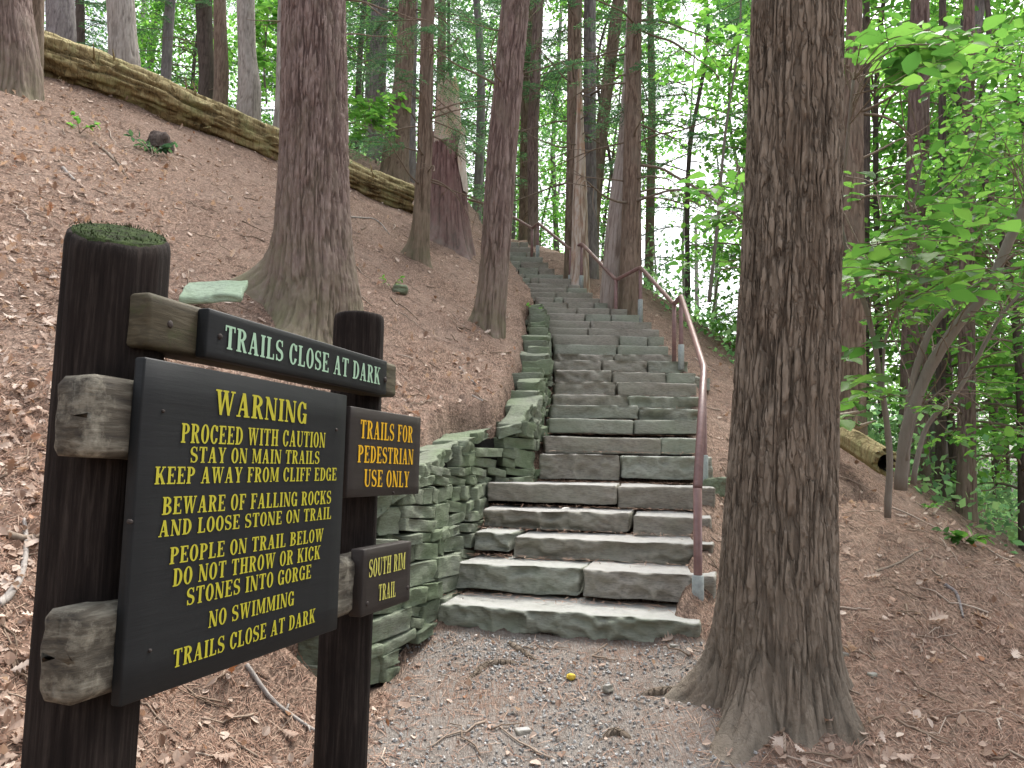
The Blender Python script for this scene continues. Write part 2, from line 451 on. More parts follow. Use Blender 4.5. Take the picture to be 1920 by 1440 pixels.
# ---------------------------------------------------------------- the stair line and the ground
# per step: photo row of its front edge, photo columns of its two ends, distance, skew
ROWS = [(1148, 820, 1315), (1066, 850, 1338), (1009, 888, 1338), (960, 905, 1334), (910, 912, 1342), (851, 1012, 1338),
        (817, 1020, 1314), (788, 1027, 1312), (763, 1031, 1311), (740, 1036, 1311), (716, 1040, 1308), (695, 1040, 1304),
        (676, 1038, 1291), (664, 1040, 1262), (647, 1040, 1252), (630, 1036, 1246), (616, 1030, 1236), (602, 1024, 1222),
        (589, 1019, 1206), (578, 1014, 1176), (567, 1010, 1140), (558, 1004, 1128), (548, 992, 1112), (540, 984, 1100),
        (532, 975, 1088), (522, 964, 1072), (514, 955, 1056), (502, 946, 1040), (491, 938, 1028), (481, 930, 1018),
        (472, 922, 1004), (463, 914, 996), (454, 906, 990)]
DEP = [5.0, 5.4, 5.8, 6.2, 6.6, 7.3] + [7.65 + 0.35 * k for k in range(27)]
SKEW = [0.50, 0.50, 0.45, 0.40, 0.34, 0.12, 0.04] + [0.0] * 26
STEP = []
for (v, ul, ur), d, sk in zip(ROWS, DEP, SKEW):
    z = P((ul + ur) / 2, v, d).z
    xl = ray(ul, v).x * (d + sk / 2); xr = ray(ur, v).x * (d - sk / 2)
    STEP.append((d, z, xl, xr, sk))
SD = np.array([s[0] for s in STEP]); SZ = np.array([s[1] for s in STEP])
SXL = np.array([s[2] for s in STEP]); SXR = np.array([s[3] for s in STEP])
_py = np.concatenate([[-60, 0, 2.5, 3.6, 5.02], SD[:5] + 0.15, [7.22], SD[5:] + 0.15, [22, 40, 400]])
_pz = np.concatenate([[-1.2, -0.1, 0.0, 0.13, 0.50], SZ[:5] - 0.03, [SZ[4] - 0.03], SZ[5:] - 0.03, [8.0, 11.0, 12.0]])
def s_prof(Y): return np.interp(Y, _py, _pz)
# retaining wall: foot line (x, y), foot z, top z
WALL = [(-1.25, 4.38, 0.33, 1.02), (-0.80, 4.42, 0.36, 1.22), (-0.60, 4.75, 0.44, 1.36), (-0.43, 5.20, 0.50, 1.50), (-0.33, 5.65, 0.68, 1.60),
        (-0.23, 6.25, 1.02, 1.72), (-0.15, 6.88, 1.26, 1.84), (0.20, 7.12, 1.34, 1.95), (0.29, 7.5, 1.55, 2.12), (0.35, 8.0, 1.9, 2.32),
        (0.40, 8.5, 2.15, 2.52), (0.45, 9.0, 2.40, 2.72), (0.48, 9.6, 2.70, 2.98), (0.52, 10.2, 2.95, 3.20), (0.53, 10.8, 3.25, 3.46),
        (0.50, 11.4, 3.5, 3.72), (0.45, 12.2, 3.95, 4.08)]
_wy = np.array([-60, 3.6] + [w[1] for w in WALL[1:]] + [14, 16.75, 22, 40])
_wx = np.array([-1.7, -1.35] + [w[0] for w in WALL[1:]] + [0.1, -0.55, -2.4, -6])
_wt = np.array([0.0, 0.50] + [w[3] for w in WALL[1:]] + [4.9, 6.3, 8.0, 10])
def xw(Y): return np.interp(Y, _wy, _wx)
def wtop(Y): return np.interp(Y, _wy, _wt)
_cy = np.array([-60, 3, 5, 6.2, 7.5, 10.5, 13, 16, 20, 60])
_cx = np.array([7, 4.5, 3.9, 3.45, 3.05, 2.6, 2.10, 1.6, 0.8, -4])
def hill(X, Y):
    p = 2.8 + 0.48 * (Y - 7.3) - 0.49 * (X + 1.75)
    q = 8.35 + 0.10 * (Y - 13) + 0.05 * (-X - 6)
    k = 0.5
    h = np.clip(0.5 + 0.5 * (q - p) / k, 0, 1)
    return q * (1 - h) + p * h - k * h * (1 - h)
def H(X, Y, rough=True):
    X = np.asarray(X, dtype=np.float64); Y = np.asarray(Y, dtype=np.float64)
    X, Y = np.broadcast_arrays(X, Y)
    w = xw(Y)
    skew = np.clip(X - 0.36, -1.2, 1.2) * 0.30 * sstep(7.0, 5.6, Y) * sstep(2.5, 4.2, Y)
    path = s_prof(Y + skew)
    hl = hill(X, Y)
    lift = np.maximum(0, wtop(Y) - 0.03 - hill(w - 0.2, Y)) * sstep(4.0, 4.4, Y)
    hl = hl + lift * np.exp(-np.maximum(w - 0.2 - X, 0) / 0.9)
    k = 0.22                                        # soft toe of the bank where no wall holds it
    bank = np.where(hl - path > 4 * k, hl, path + k * np.logaddexp(0, (hl - path) / k))
    # right of the stair: level with the stair, then falling away to the gorge
    over = X - np.interp(Y, _cy, _cx)
    drop = 0.62 * 0.35 * np.logaddexp(0, over / 0.35)
    right = np.maximum(path - drop, -9 + 0.02 * np.abs(Y))
    right = right - 0.09 * sstep(0.0, 0.12, X - np.interp(Y, SD, SXR)) * sstep(1.6, .5, X - np.interp(Y, SD, SXR)) * sstep(4.6, 5.2, Y)
    right = right - 0.06 * sstep(2.8, 4.2, X) * sstep(6, 4, Y)
    wallz = sstep(4.1, 4.35, Y) * sstep(14, 12, Y)
    t_hard = np.clip((w - np.interp(Y, [11.6, 12.3], [0.30, 0.0]) - X) / 0.10, 0, 1)
    t_soft = sstep(0.9, -0.9, X - w)
    left = np.where(Y < 4.35, bank, hl)
    t = t_hard * np.where(Y > 4.1, 1, 0) + t_soft * np.where(Y > 4.1, 0, 1)
    z = right * (1 - t) + left * t
    if rough:
        onp = sstep(-0.1, 0.1, X - w) * sstep(0, .3, np.interp(Y, SD, SXR) - X)
        a = 1 - 0.75 * onp * sstep(1.5, 2.5, Y)
        z = z + a * (0.09 * fbm(stack(X * 0.8, Y * 0.8, 0.3), 3) + 0.045 * fbm(stack(X * 4, Y * 4, 5.1), 4))
    # sunk under the steps so the slabs stand clear
    xr = np.interp(Y, SD, SXR)
    xl = np.interp(Y, SD, SXL)
    und = sstep(0.02, 0.16, xr - 0.04 - X) * np.where(X > xl - np.where(Y < 7.15, 0.42, 0.12), 1, 0) * sstep(SD[0] + 0.04, SD[0] + 0.12, Y + skew) * np.where(Y < 17.2, 1, 0)
    return z - 0.22 * und
def path_mask(X, Y):
    w = xw(Y)
    m = sstep(-0.30, 0.25, X - np.where(Y < 4.7, np.maximum(w, -0.62), w) - 0.05) * sstep(0.35, -0.35, X - (1.02 + 0.07 * (Y - 3)))
    m = m * sstep(5.12, 4.92, Y + np.clip(X - 0.36, -1.2, 1.2) * 0.30) * sstep(-4, 1, Y)
    return m
def Hs(x, y): return float(H(np.array([x]), np.array([y]))[0])
def G(u, v, y0=1.5, y1=60):            # where the view ray of a pixel meets the ground
    d = ray(u, v)
    Y = np.linspace(y0, y1, 2400)
    g = H(d.x * Y, Y) - (CAMZ + d.z * Y)
    i = int(np.argmax(g > 0))
    return Vector((d.x * Y[i], Y[i], float(CAMZ + d.z * Y[i])))

def sheet(xs, ys):
    X, Y = np.meshgrid(xs, ys)
    Z = H(X, Y)
    V = np.stack([X, Y, Z], -1).reshape(-1, 3)
    return V, grid_faces(len(ys), len(xs), wrap=False), path_mask(X, Y).ravel()
def axis(parts):
    out = [np.arange(a, b, s) for a, b, s in parts]
    return np.unique(np.round(np.concatenate(out), 4))
xs = axis([(-120, -60, 20), (-60, -16, 4), (-16, -7, 0.5), (-7, -2.5, 0.09), (-2.5, 3.2, 0.04), (3.2, 7, 0.12), (7, 16, 0.6), (16, 60, 4), (60, 121, 20)])
ys = axis([(-60, -8, 4), (-8, 1.2, 0.5), (1.2, 9, 0.04), (9, 18, 0.07), (18, 28, 0.3), (28, 60, 2), (60, 161, 20)])
V, fc, pm = sheet(xs, ys)
tag(link('ground', mesh_np('ground', V, fc, np.full(len(fc), 4), True, {'path': pm}), M['ground']), kind='structure')
# ---------------------------------------------------------------- stone slabs, stair, wall
def block(mb, A, B, back, h, seed, st=0.05, rock=0.012, frock=0.020, bev=0.014, taper=0.0):
    """a rough stone: A,B = left/right top front corners (world), back = vector to the rear, h = height down"""
    A, B, back = np.array(A, float), np.array(B, float), np.array(back, float)
    ax = B - A; L = np.linalg.norm(ax); ax /= L
    up = np.array([0, 0, 1.0]); dep = np.linalg.norm(back); bk = back / dep
    nf = max(3, int(h / st) + 1); nt = max(3, int(dep / (st * 1.6)) + 1); m = max(5, int(L / st) + 1)
    b = min(bev, h * 0.25, dep * 0.2)
    loop = []                                     # (depth, drop, frontness)
    for t in np.linspace(0, 1, nf): loop.append((0, -h + b + (h - 2 * b) * t, 1))
    for t in np.linspace(0, 1, nt): loop.append((b + (dep - 2 * b) * t, 0, 0))
    for t in np.linspace(0, 1, 3): loop.append((dep, -b - (h - 2 * b) * t, 0))
    for t in np.linspace(0, 1, 3): loop.append((dep - b - (dep - 2 * b) * t, -h, 0))
    loop = np.array(loop)
    cen = np.array([dep / 2, -h / 2])
    xsn = np.concatenate([[0.0, b * 0.4], np.linspace(b, L - b, m), [L - b * 0.4, L]])
    sc = np.concatenate([[1 - 2.2 * b / min(h, dep), 1 - 0.7 * b / min(h, dep)], np.ones(m), [1 - 0.7 * b / min(h, dep), 1 - 2.2 * b / min(h, dep)]])
    n, k = len(xsn), len(loop)
    q = cen + (loop[None, :, :2] - cen) * sc[:, None, None]
    V = A + ax * xsn[:, None, None] + bk * q[..., 0:1] + up * q[..., 1:2]
    V = V.reshape(-1, 3)
    fr = np.tile(loop[:, 2], n)
    p = V * 7 + seed * 3.7
    d = np.stack([fbm(p, 3), fbm(p + 31, 3), fbm(p + 67, 3)], -1) * rock
    pl_ = V * 2.6 + seed * 2.1
    d += np.stack([fbm(pl_, 2), fbm(pl_ + 11, 2), fbm(pl_ + 23, 2)], -1) * rock * 1.5
    # rock-faced front: ledges and hollows, stronger in the lower half
    fy = np.tile(loop[:, 1], n)
    rf = np.abs(fbm(V * np.array([5, 5, 9]) + seed * 1.3, 4)) * 1.6 + 0.35 * np.clip(-fy / h, 0, 1) * (0.5 + fbm(V * 3 + seed, 2))
    V = V + d * np.array([1, 1, 0.55]) + bk * (fr * frock * (rf * 2 - 0.4))[:, None]
    if taper: V[:, 2] += 0
    c0 = V[:k].mean(0); c1 = V[-k:].mean(0)
    N = len(V); V = np.vstack([V, c0, c1])
    c = np.arange(k); cn = (c + 1) % k
    f0 = np.stack([np.full(k, N), c, cn], -1); f1 = np.stack([np.full(k, N + 1), (n - 1) * k + cn, (n - 1) * k + c], -1)
    mb.add(V, [grid_faces(n, k)[:, ::-1], f0, f1])

rng = random.Random(11)
stair = empty('stone_staircase', (STEP[0][2], STEP[0][0], 0.5), 'long flight of rough stone steps climbing into the woods beside the handrail', 'staircase')
SPLIT = {0: [], 1: [.51], 2: [.165], 3: [.665], 4: [.58], 5: [.47], 6: [.75], 7: [.57], 8: [.60], 9: [.52], 10: [.44], 11: [.41, .8], 12: [.36, .7], 13: [.5], 14: [.55], 15: [.6, .85], 16: [.35]}
GREEN = {(0, 0): 1, (1, 0): 1, (2, 0): 1, (5, 1): 1, (9, 1): 1, (8, 1): 1, (6, 1): 1}
def step_edge(i):
    d, z, xl, xr, sk = STEP[i]
    return np.array([xl, d + sk / 2, z]), np.array([xr, d - sk / 2, z])
for i in range(len(STEP)):
    A, B = step_edge(i)
    d, z, xl, xr, sk = STEP[i]
    nd = STEP[i + 1][0] if i + 1 < len(STEP) else d + 0.5
    dep = nd - d + (0.16 if i < 6 else 0.13)
    h = (z - STEP[i - 1][1]) * 0.93 if i else 0.27
    h = min(max(h, 0.10), 0.24)
    if i > 11 and i not in SPLIT: SPLIT[i] = sorted(rng.sample([.28, .42, .55, .68, .8], rng.choice([1, 2, 2])))
    cuts = [0] + SPLIT[i] + [1]
    near = i < 14
    for j, (a, b) in enumerate(zip(cuts, cuts[1:])):
        g = 0.008
        pa = A + (B - A) * a + (B - A) / np.linalg.norm(B - A) * (g if j else 0)
        pb = A + (B - A) * b - (B - A) / np.linalg.norm(B - A) * (g if b < 1 else 0)
        dz = rng.uniform(-.018, .010) if i < 12 else rng.uniform(-.006, .006); dy = rng.uniform(-.02, .02)
        pa = pa + [0, dy, dz]; pb = pb + [0, dy + rng.uniform(-.015, .015), dz + rng.uniform(-.008, .008)]
        fw = np.array([-(B - A)[1], (B - A)[0], 0]); fw /= np.linalg.norm(fw)
        mb = MB()
        hh = h * (rng.uniform(.84, 1.0) if i < 12 else rng.uniform(.93, 1.0))
        block(mb, pa, pb, fw * dep + np.array([0, 0, .012 if near else .01]), hh, i * 5 + j, st=0.017 if i < 7 else (0.026 if near else 0.06),
              rock=.013 if i < 12 else .006, frock=rng.choice([.012, .036, .048]) if near else .012, bev=.012 if near else .008)
        m = M['step_green'] if (i, j) in GREEN or (i > 6 and rng.random() < .4) else M['step']
        mb.build('step_slab', m, stair)

# retaining wall of dry-laid stones
wall = empty('retaining_wall', (WALL[2][0], WALL[2][1], WALL[2][2]), 'low dry stone retaining wall of mossy green stones curving along the left side of the steps', 'wall')
wp = spline(np.array(WALL), 220)
seg = np.concatenate([[0], np.cumsum(np.linalg.norm(np.diff(wp[:, :2], axis=0), axis=1))])
def wat(s): return np.array([np.interp(s, seg, wp[:, k]) for k in range(4)])
def wnorm(s):
    t = wat(min(s + .06, seg[-1]))[:2] - wat(max(s - .06, 0))[:2]; t /= np.linalg.norm(t)
    return np.array([t[1], -t[0]])              # outwards, to the path
BAT = 0.14
def wpt(s, z):
    w = wat(s); n = wnorm(s)
    return np.array([w[0] - n[0] * BAT * (z - w[2]), w[1] - n[1] * BAT * (z - w[2]), z])
mbw = MB()
zc = 0.28; row = 0
wr = random.Random(5)
while zc < 4.3:
    ch = wr.choice([.07, .09, .11, .14, .17])
    s = wr.uniform(0, .1)
    while s < seg[-1] - 0.05:
        ln = wr.choice([.14, .20, .28, .38, .50]) * (0.75 if s > 4.9 else 1.0)
        e = min(s + ln, seg[-1])
        w = wat((s + e) / 2)
        if w[2] - 0.16 < zc and zc + ch * 0.75 < w[3] - 0.07:
            split = 2 if (ch > .13 and wr.random() < .4) else 1
            for q in range(split):
                z1 = zc + ch * (q + 1) / split; hh = ch / split
                off = wr.uniform(-.035, .012); n = wnorm((s + e) / 2)
                a = wpt(s + .006, z1); b = wpt(e - .006, z1)
                a[:2] += n * off; b[:2] += n * (off + wr.uniform(-.02, .02))
                tl = wr.uniform(-.022, .022)
                a[2] -= .004 - tl; b[2] -= .004 + tl
                block(mbw, a, b, np.array([-n[0], -n[1], 0]) * wr.uniform(.22, .30), hh - .011, row * 7 + int(s * 31) + q, st=.03 if s < 5.2 else .06, rock=.006, frock=.016, bev=.0045)
        s = e
    zc += ch; row += 1
mbw.build('stone_courses', M['wallstone'], wall)
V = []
for s_ in np.linspace(0, seg[-1], 160):                              # near-black backing sheet that paints shade into the open joints
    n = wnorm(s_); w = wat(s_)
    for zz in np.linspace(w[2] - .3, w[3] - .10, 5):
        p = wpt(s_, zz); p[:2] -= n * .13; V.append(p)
mb = MB(); mb.add(V, [grid_faces(160, 5, False)[:, ::-1]]); mb.build('dark_backing', M['hollow'], wall)
s = 0.02
k = 0
while s < seg[-1] - .2:
    ln = wr.choice([.22, .28, .36, .44]) if s < 3.6 else wr.choice([.26, .32, .36])
    e = min(s + ln, seg[-1])
    w = wat((s + e) / 2); n = wnorm((s + e) / 2); wa, wb = wat(s), wat(e)
    th = wr.choice([.09, .12, .15]) if s < 3.6 else wr.choice([.17, .20, .23])
    tilt = wr.uniform(-.05, .05)
    a = wpt(s + .006, wa[3] + tilt * .4); b = wpt(e - .006, wb[3] - tilt * .4)
    if s > 3.9: mz = (a[2] + b[2]) / 2; a[2] = mz + (a[2] - mz) * wr.uniform(-.1, .7); b[2] = mz + (b[2] - mz) * wr.uniform(-.1, .7)                    # stepped caps along the upper stair
    out = wr.uniform(-.05, .045)
    a[:2] += n * out; b[:2] += n * (out + wr.uniform(-.03, .03))
    mb = MB()
    bkv = np.array([-n[0] + wr.uniform(-.25, .25), -n[1] + wr.uniform(-.25, .25), wr.uniform(-.10, .06)]) * wr.uniform(.22, .36)
    block(mb, a, b, bkv, th, 300 + k, st=.025, rock=.022, frock=.035, bev=.006)
    mb.build('cap_stone', M['wallstone'], wall)
    s = e; k += 1

# ---------------------------------------------------------------- handrail
rp = [P(1308, 1118, 5.1), P(1308, 915, 5.1), P(1320, 690, 6.95), P(1277, 555, 9.75), P(1264, 571, 9.95), P(1201, 501, 11.9), P(1155, 525, 12.25),
      P(1091, 457, 14.2), P(1070, 468, 14.45), P(1009, 418, 15.8), P(998, 428, 16.0), P(930, 388, 17.6), P(868, 371, 19.2)]
rail = empty('handrail', rp[0], 'maroon painted pipe handrail zigzagging up the right side of the stone steps', 'handrail')
mb = MB(); tube(mb, smooth_path(rp[1:], .07), .030, 14); mb.build('top_rail', M['rail'], rail)
def post(top, dz_base, sleeve=True, r=.028):
    base = Vector((top.x, top.y, top.z - dz_base))
    mb = MB(); tube(mb, [base + Vector((0, 0, -.12)), base + Vector((0, 0, .2)), top], r, 12)
    o = mb.build('rail_post', M['rail'], rail)
    if sleeve:
        mb = MB(); tube(mb, [base + Vector((0, 0, -.15)), base + Vector((0, 0, sleeve * .96)), base + Vector((0, 0, sleeve))], [r + .010, r + .010, r + .003], 12)
        s_ = mb.build('post_sleeve', M['galv'], None)
        s_.parent = o
        V = np.zeros(len(s_.data.vertices) * 3, dtype=np.float32); s_.data.vertices.foreach_get('co', V)
        s_.data.vertices.foreach_set('co', (V.reshape(-1, 3) - np.array(rail.location)).astype(np.float32).ravel()); s_.data.update()
post(rp[1] + Vector((0, 0, .0)), .74, .20)
post(rp[2] + Vector((0, .02, -.01)), 1.0, .25)
post(rp[3], .77, .16); post(rp[4], .62, 0)
post(rp[5], .72, .22); post(rp[6], .62, 0)
post(rp[7], .71, .12); post(rp[8], .56, .08)
post(rp[9], .62, .15); post(rp[10], .52, 0); post(rp[11], .60, 0)

# ---------------------------------------------------------------- the sign
AZ = rad(17.6)
SDIR = np.array([math.sin(AZ), math.cos(AZ), 0]); SNOR = np.array([math.cos(AZ), -math.sin(AZ), 0]); UP = np.array([0, 0, 1.0])
L0 = np.array(P(249, 990, 2.05)); L0[2] = 0
def on_board(u, v, off=0.0):               # photo pixel -> (along the sign, height) on the sign's plane
    d = np.array(ray(u, v)); o = np.array([0, 0, CAMZ])
    p0 = L0 + SNOR * off
    k = np.dot(p0 - o, SNOR) / np.dot(d, SNOR)
    p = o + d * k
    return float(np.dot(p - p0, SDIR)), float(p[2])
def sp(t, z, off=0.0): return L0 + SDIR * t + SNOR * off + UP * z
sign_base = sp(.175, 0, -.22)
sign = empty('trail_sign', (sign_base[0], sign_base[1], Hs(sign_base[0], sign_base[1])), 'big wooden trail warning sign with black board and small signs on two dark posts', 'sign')

def plank(name, t0, t1, z0, z1, off, th, mat, seed, n=14, bev=.006, rough=.0015, parent=sign, end_mat=None, skew=0.0):
    """board in the sign's plane: front face at `off`, thickness th, rounded edges"""
    mb = MB()
    sec = []
    b = bev
    nz = 10
    for q in np.linspace(0, 1, nz): sec.append((off, z0 + b + (z1 - z0 - 2 * b) * q))
    for q in np.linspace(0, 1, 4): sec.append((off - b - (th - 2 * b) * q, z1))
    for q in np.linspace(0, 1, nz): sec.append((off - th, z1 - b - (z1 - z0 - 2 * b) * q))
    for q in np.linspace(0, 1, 4): sec.append((off - th + b + (th - 2 * b) * q, z0))
    sec = np.array(sec); cen = np.array([off - th / 2, (z0 + z1) / 2])
    ts = np.concatenate([[t0, t0 + b * .4], np.linspace(t0 + b, t1 - b, n), [t1 - b * .4, t1]])
    sh = np.concatenate([[b, b * .35], np.zeros(n), [b * .35, b]])
    V = []
    for t, s_ in zip(ts, sh):
        q = sec - np.sign(sec - cen) * s_ * (np.abs(sec - cen) > 1e-4)
        V.append(L0 + SDIR * t + q[:, 0:1] * SNOR + q[:, 1:2] * UP + skew * (t - t0) * UP)
    V = np.array(V); n_, k_ = V.shape[:2]; V = V.reshape(-1, 3)
    if rough:
        V += np.stack([fbm(V * np.array([3, 3, 22]) + seed, 3), fbm(V * np.array([3, 3, 22]) + seed + 9, 3), fbm(V * 6 + seed + 5, 3)], -1) * rough
    N = len(V); V = np.vstack([V, V[:k_].mean(0), V[-k_:].mean(0)])
    c = np.arange(k_); cn = (c + 1) % k_
    ends0 = np.stack([np.full(k_, N), c, cn], -1); ends1 = np.stack([np.full(k_, N + 1), (n_ - 1) * k_ + cn, (n_ - 1) * k_ + c], -1)
    mb.add(V, [grid_faces(n_, k_)[:, ::-1], ends0, ends1])
    o = mb.build(name, mat, parent, smooth=True)
    if end_mat:
        o.data.materials.append(end_mat)
        mi = np.zeros(len(o.data.polygons), dtype=np.int32); mi[-2 * k_:] = 1; mi[:k_ * 2] = 1
        o.data.polygons.foreach_set('material_index', mi)
    return o
def avg(*a): return sum(a) / len(a)
# posts
TD = (-.447, .894)
def sign_post(t, off, r, ztop, seed, tilt=0.0):
    c = sp(t, 0, off); g = Hs(c[0], c[1]) - .35
    zs = np.concatenate([np.arange(g, ztop - .03, .03), [ztop - .022, ztop - .008, ztop]])
    seg_ = 72; th = np.linspace(0, 2 * math.pi, seg_, endpoint=False)
    R_ = np.full(len(zs), r); R_[-3:] = [r * .99, r * .965, r * .91]
    X = c[0] + R_[:, None] * np.cos(th); Y = c[1] + R_[:, None] * np.sin(th); Z = zs[:, None] + 0 * th
    V = np.stack([X, Y, Z], -1)
    nn = fbm(np.stack([np.cos(th)[None] * 5 + 0 * Z, np.sin(th)[None] * 5 + 0 * Z, Z * .5 + seed], -1), 4)
    n2 = np.abs(fbm(np.stack([np.cos(th)[None] * 14 + 0 * Z, np.sin(th)[None] * 14 + 0 * Z, Z * .4 + seed], -1), 2))
    dr = 1 + .040 * nn - .035 * sstep(.09, .03, n2)
    V[..., 0] = c[0] + (V[..., 0] - c[0]) * dr; V[..., 1] = c[1] + (V[..., 1] - c[1]) * dr
    V[-3:, :, 2] += .006 * fbm(V[-3:] * 12, 3)
    V[..., 2] += tilt * ((V[..., 0] - c[0]) * TD[0] + (V[..., 1] - c[1]) * TD[1]) * sstep(ztop - .5, ztop - .02, V[..., 2])
    n_ = len(zs); V = V.reshape(-1, 3); N = len(V)
    V = np.vstack([V, [c[0], c[1], ztop + .004]])
    k = np.arange(seg_); kn = (k + 1) % seg_
    mb = MB(); mb.add(V, [grid_faces(n_, seg_), np.stack([np.full(seg_, N), (n_ - 1) * seg_ + k, (n_ - 1) * seg_ + kn], -1)])
    o = mb.build('sign_post', M['post'], sign)
    return o, c
LT = .46
lp, lc = sign_post(.112, -.22, .137, P(218, 452, 2.28).z, 1, LT)
rp_, rc = sign_post(1.525, -.22, .112, P(672, 596, 3.64).z, 2)
# moss cushion on the taller post
th = np.linspace(0, 2 * math.pi, 72, endpoint=False); rr = np.linspace(0, 1, 22)
zt = P(218, 452, 2.28).z
X = lc[0] + rr[:, None] * .127 * np.cos(th); Y = lc[1] + rr[:, None] * .127 * np.sin(th)
Z = zt + .006 + .010 * (1 - rr[:, None] ** 3) * (0.6 + fbm(stack(X * 18, Y * 18, 1.0), 4)) - .016 * (rr[:, None] > .96) + LT * ((X - lc[0]) * TD[0] + (Y - lc[1]) * TD[1])
Vm = np.stack([X, Y, Z], -1).reshape(-1, 3)
mb = MB(); mb.add(Vm, [grid_faces(22, 72)])
tp = np.random.RandomState(3)
o = mb.build('moss_cap', M['moss'], sign); o.parent = lp
# little moss shoots
n = 500
ra, ta = .128 * np.sqrt(tp.rand(n)), tp.rand(n) * 6.283
C = np.stack([lc[0] + ra * np.cos(ta), lc[1] + ra * np.sin(ta), zt + .010 + LT * ra * (np.cos(ta) * TD[0] + np.sin(ta) * TD[1])], -1)
D = np.stack([tp.normal(0, .5, n), tp.normal(0, .5, n), np.ones(n)], -1)
sh_ = template('moss_shoots', [(0, -.5, 0), (0, .5, 0), (1, 0, 0)], [(0, 1, 2)], local(sign, C), D, tp.normal(0, 1, (n, 3)), tp.uniform(.004, .012, n), .004, M['moss'])
tag(sh_, kind='stuff'); sh_.parent = lp
# horizontal beams behind the boards
tA, zA = on_board(278, 610, -.036); tB, _ = on_board(744, 715, -.036)
b_top = plank('beam', tA, tB, avg(on_board(278, 655, -.036)[1], on_board(744, 742, -.036)[1]), avg(on_board(278, 550, -.036)[1], on_board(744, 682, -.036)[1]), -.036, .125, M['beam'], 3, bev=.010, rough=.005)
tA, _ = on_board(172, 780, -.036)
b_mid = plank('beam', tA, 1.30, on_board(172, 858, -.036)[1], on_board(172, 700, -.036)[1], -.036, .125, M['beam_end'], 4, bev=.016, rough=.006)
tA, _ = on_board(142, 1240, -.036); tB, _ = on_board(664, 1095, -.036)
b_low = plank('beam', tA, tB + .25, on_board(142, 1328, -.036)[1], on_board(142, 1150, -.036)[1], -.036, .125, M['beam_end'], 5, bev=.022, rough=.007)
tag(b_top, 'mossy brown upper beam'); tag(b_low, 'weathered grey lower beam'); tag(b_mid, 'weathered grey middle beam')
# boards
zt_, zb_ = avg(on_board(262, 667)[1], on_board(650, 741)[1]), avg(on_board(238, 1322)[1], on_board(633, 1180)[1])
tL, tR = on_board(250, 990)[0], on_board(642, 960)[0]
wb = plank('warning_board', tL, tR, zb_, zt_, 0, .035, M['board'], 6, bev=.004, rough=.0008)
tL2, tR2 = on_board(387, 625)[0], on_board(724, 705)[0]
zb2, zt2 = avg(on_board(385, 668)[1], on_board(720, 741)[1]), avg(on_board(388, 580)[1], on_board(727, 676)[1])
cb = plank('closing_board', tL2, tR2, zb2, zt2, .004, .040, M['board'], 7, bev=.004, rough=.001)
tL3, tR3 = on_board(654, 848)[0], on_board(787, 855)[0]
zb3, zt3 = avg(on_board(652, 932)[1], on_board(786, 927)[1]), avg(on_board(655, 763)[1], on_board(787, 781)[1])
pb = plank('pedestrian_board', tL3, tR3, zb3, zt3, .001, .040, M['board_brown'], 8, bev=.004, rough=.0008)
tL4, tR4 = on_board(679, 1090)[0], on_board(769, 1070)[0]
zb4, zt4 = avg(on_board(673, 1154)[1], on_board(769, 1130)[1]), avg(on_board(681, 1030)[1], on_board(769, 1015)[1])
sb = plank('trail_name_board', tL4, tR4, zb4, zt4, .003, .060, M['board_brown'], 9, bev=.005, rough=.0015)
pb['label'] = 'brown board lettered for pedestrians'; sb['label'] = 'small brown trail name board'; cb['label'] = 'narrow black board with pale green lettering'; wb['label'] = 'large black warning board with yellow lettering'

# ---------------------------------------------------------------- lettering: condensed slab-serif capitals
def _rect(x0, y0, x1, y1): return lambda X, Y: np.minimum(np.minimum(X - x0, x1 - X), np.minimum(Y - y0, y1 - Y))
def _ell(cx, cy, a, b): return lambda X, Y: (1 - np.sqrt(((X - cx) / a) ** 2 + ((Y - cy) / b) ** 2)) * min(a, b)
def _dia(xb0, xb1, xt0, xt1, y0=0.0, y1=1.0):
    def f(X, Y):
        t = (Y - y0) / (y1 - y0)
        return np.minimum(np.minimum(X - (xb0 + (xt0 - xb0) * t), (xb1 + (xt1 - xb1) * t) - X), np.minimum(Y - y0, y1 - Y))
    return f
def _u(*fs): return lambda X, Y: np.maximum.reduce([f(X, Y) for f in fs])
def _i(*fs): return lambda X, Y: np.minimum.reduce([f(X, Y) for f in fs])
def _sub(f, g): return lambda X, Y: np.minimum(f(X, Y), -g(X, Y))
def _stroke(pts, w):
    pts = np.array(pts); w = np.array(w)
    return lambda X, Y: np.max(w[:, None, None] - np.sqrt((X[None] - pts[:, 0, None, None]) ** 2 + (Y[None] - pts[:, 1, None, None]) ** 2), 0)
TS, TN, SH = .168, .078, .068
def _stem(x, serif=.07, y0=0, y1=1, bot=True, top=True):
    fs = [_rect(x, y0, x + TS, y1)]
    if bot: fs.append(_rect(x - serif, 0, x + TS + serif, SH))
    if top: fs.append(_rect(x - serif, 1 - SH, x + TS + serif, 1))
    return _u(*fs)
def _ring(cx, cy, a, b, th=TS, tv=TN): return _sub(_ell(cx, cy, a, b), _ell(cx, cy, a - th, b - tv))
GL = {}
GL['I'] = (.30, _stem(.075))
GL['L'] = (.53, _u(_stem(.07), _rect(.07, 0, .52, TN), _rect(.45, 0, .52, .27)))
GL['E'] = (.55, _u(_stem(.07), _rect(.07, 0, .54, TN), _rect(.475, 0, .54, .25), _rect(.07, 1 - TN, .52, 1), _rect(.455, .77, .52, 1), _rect(.07, .475, .40, .475 + TN), _rect(.345, .39, .40, .63)))
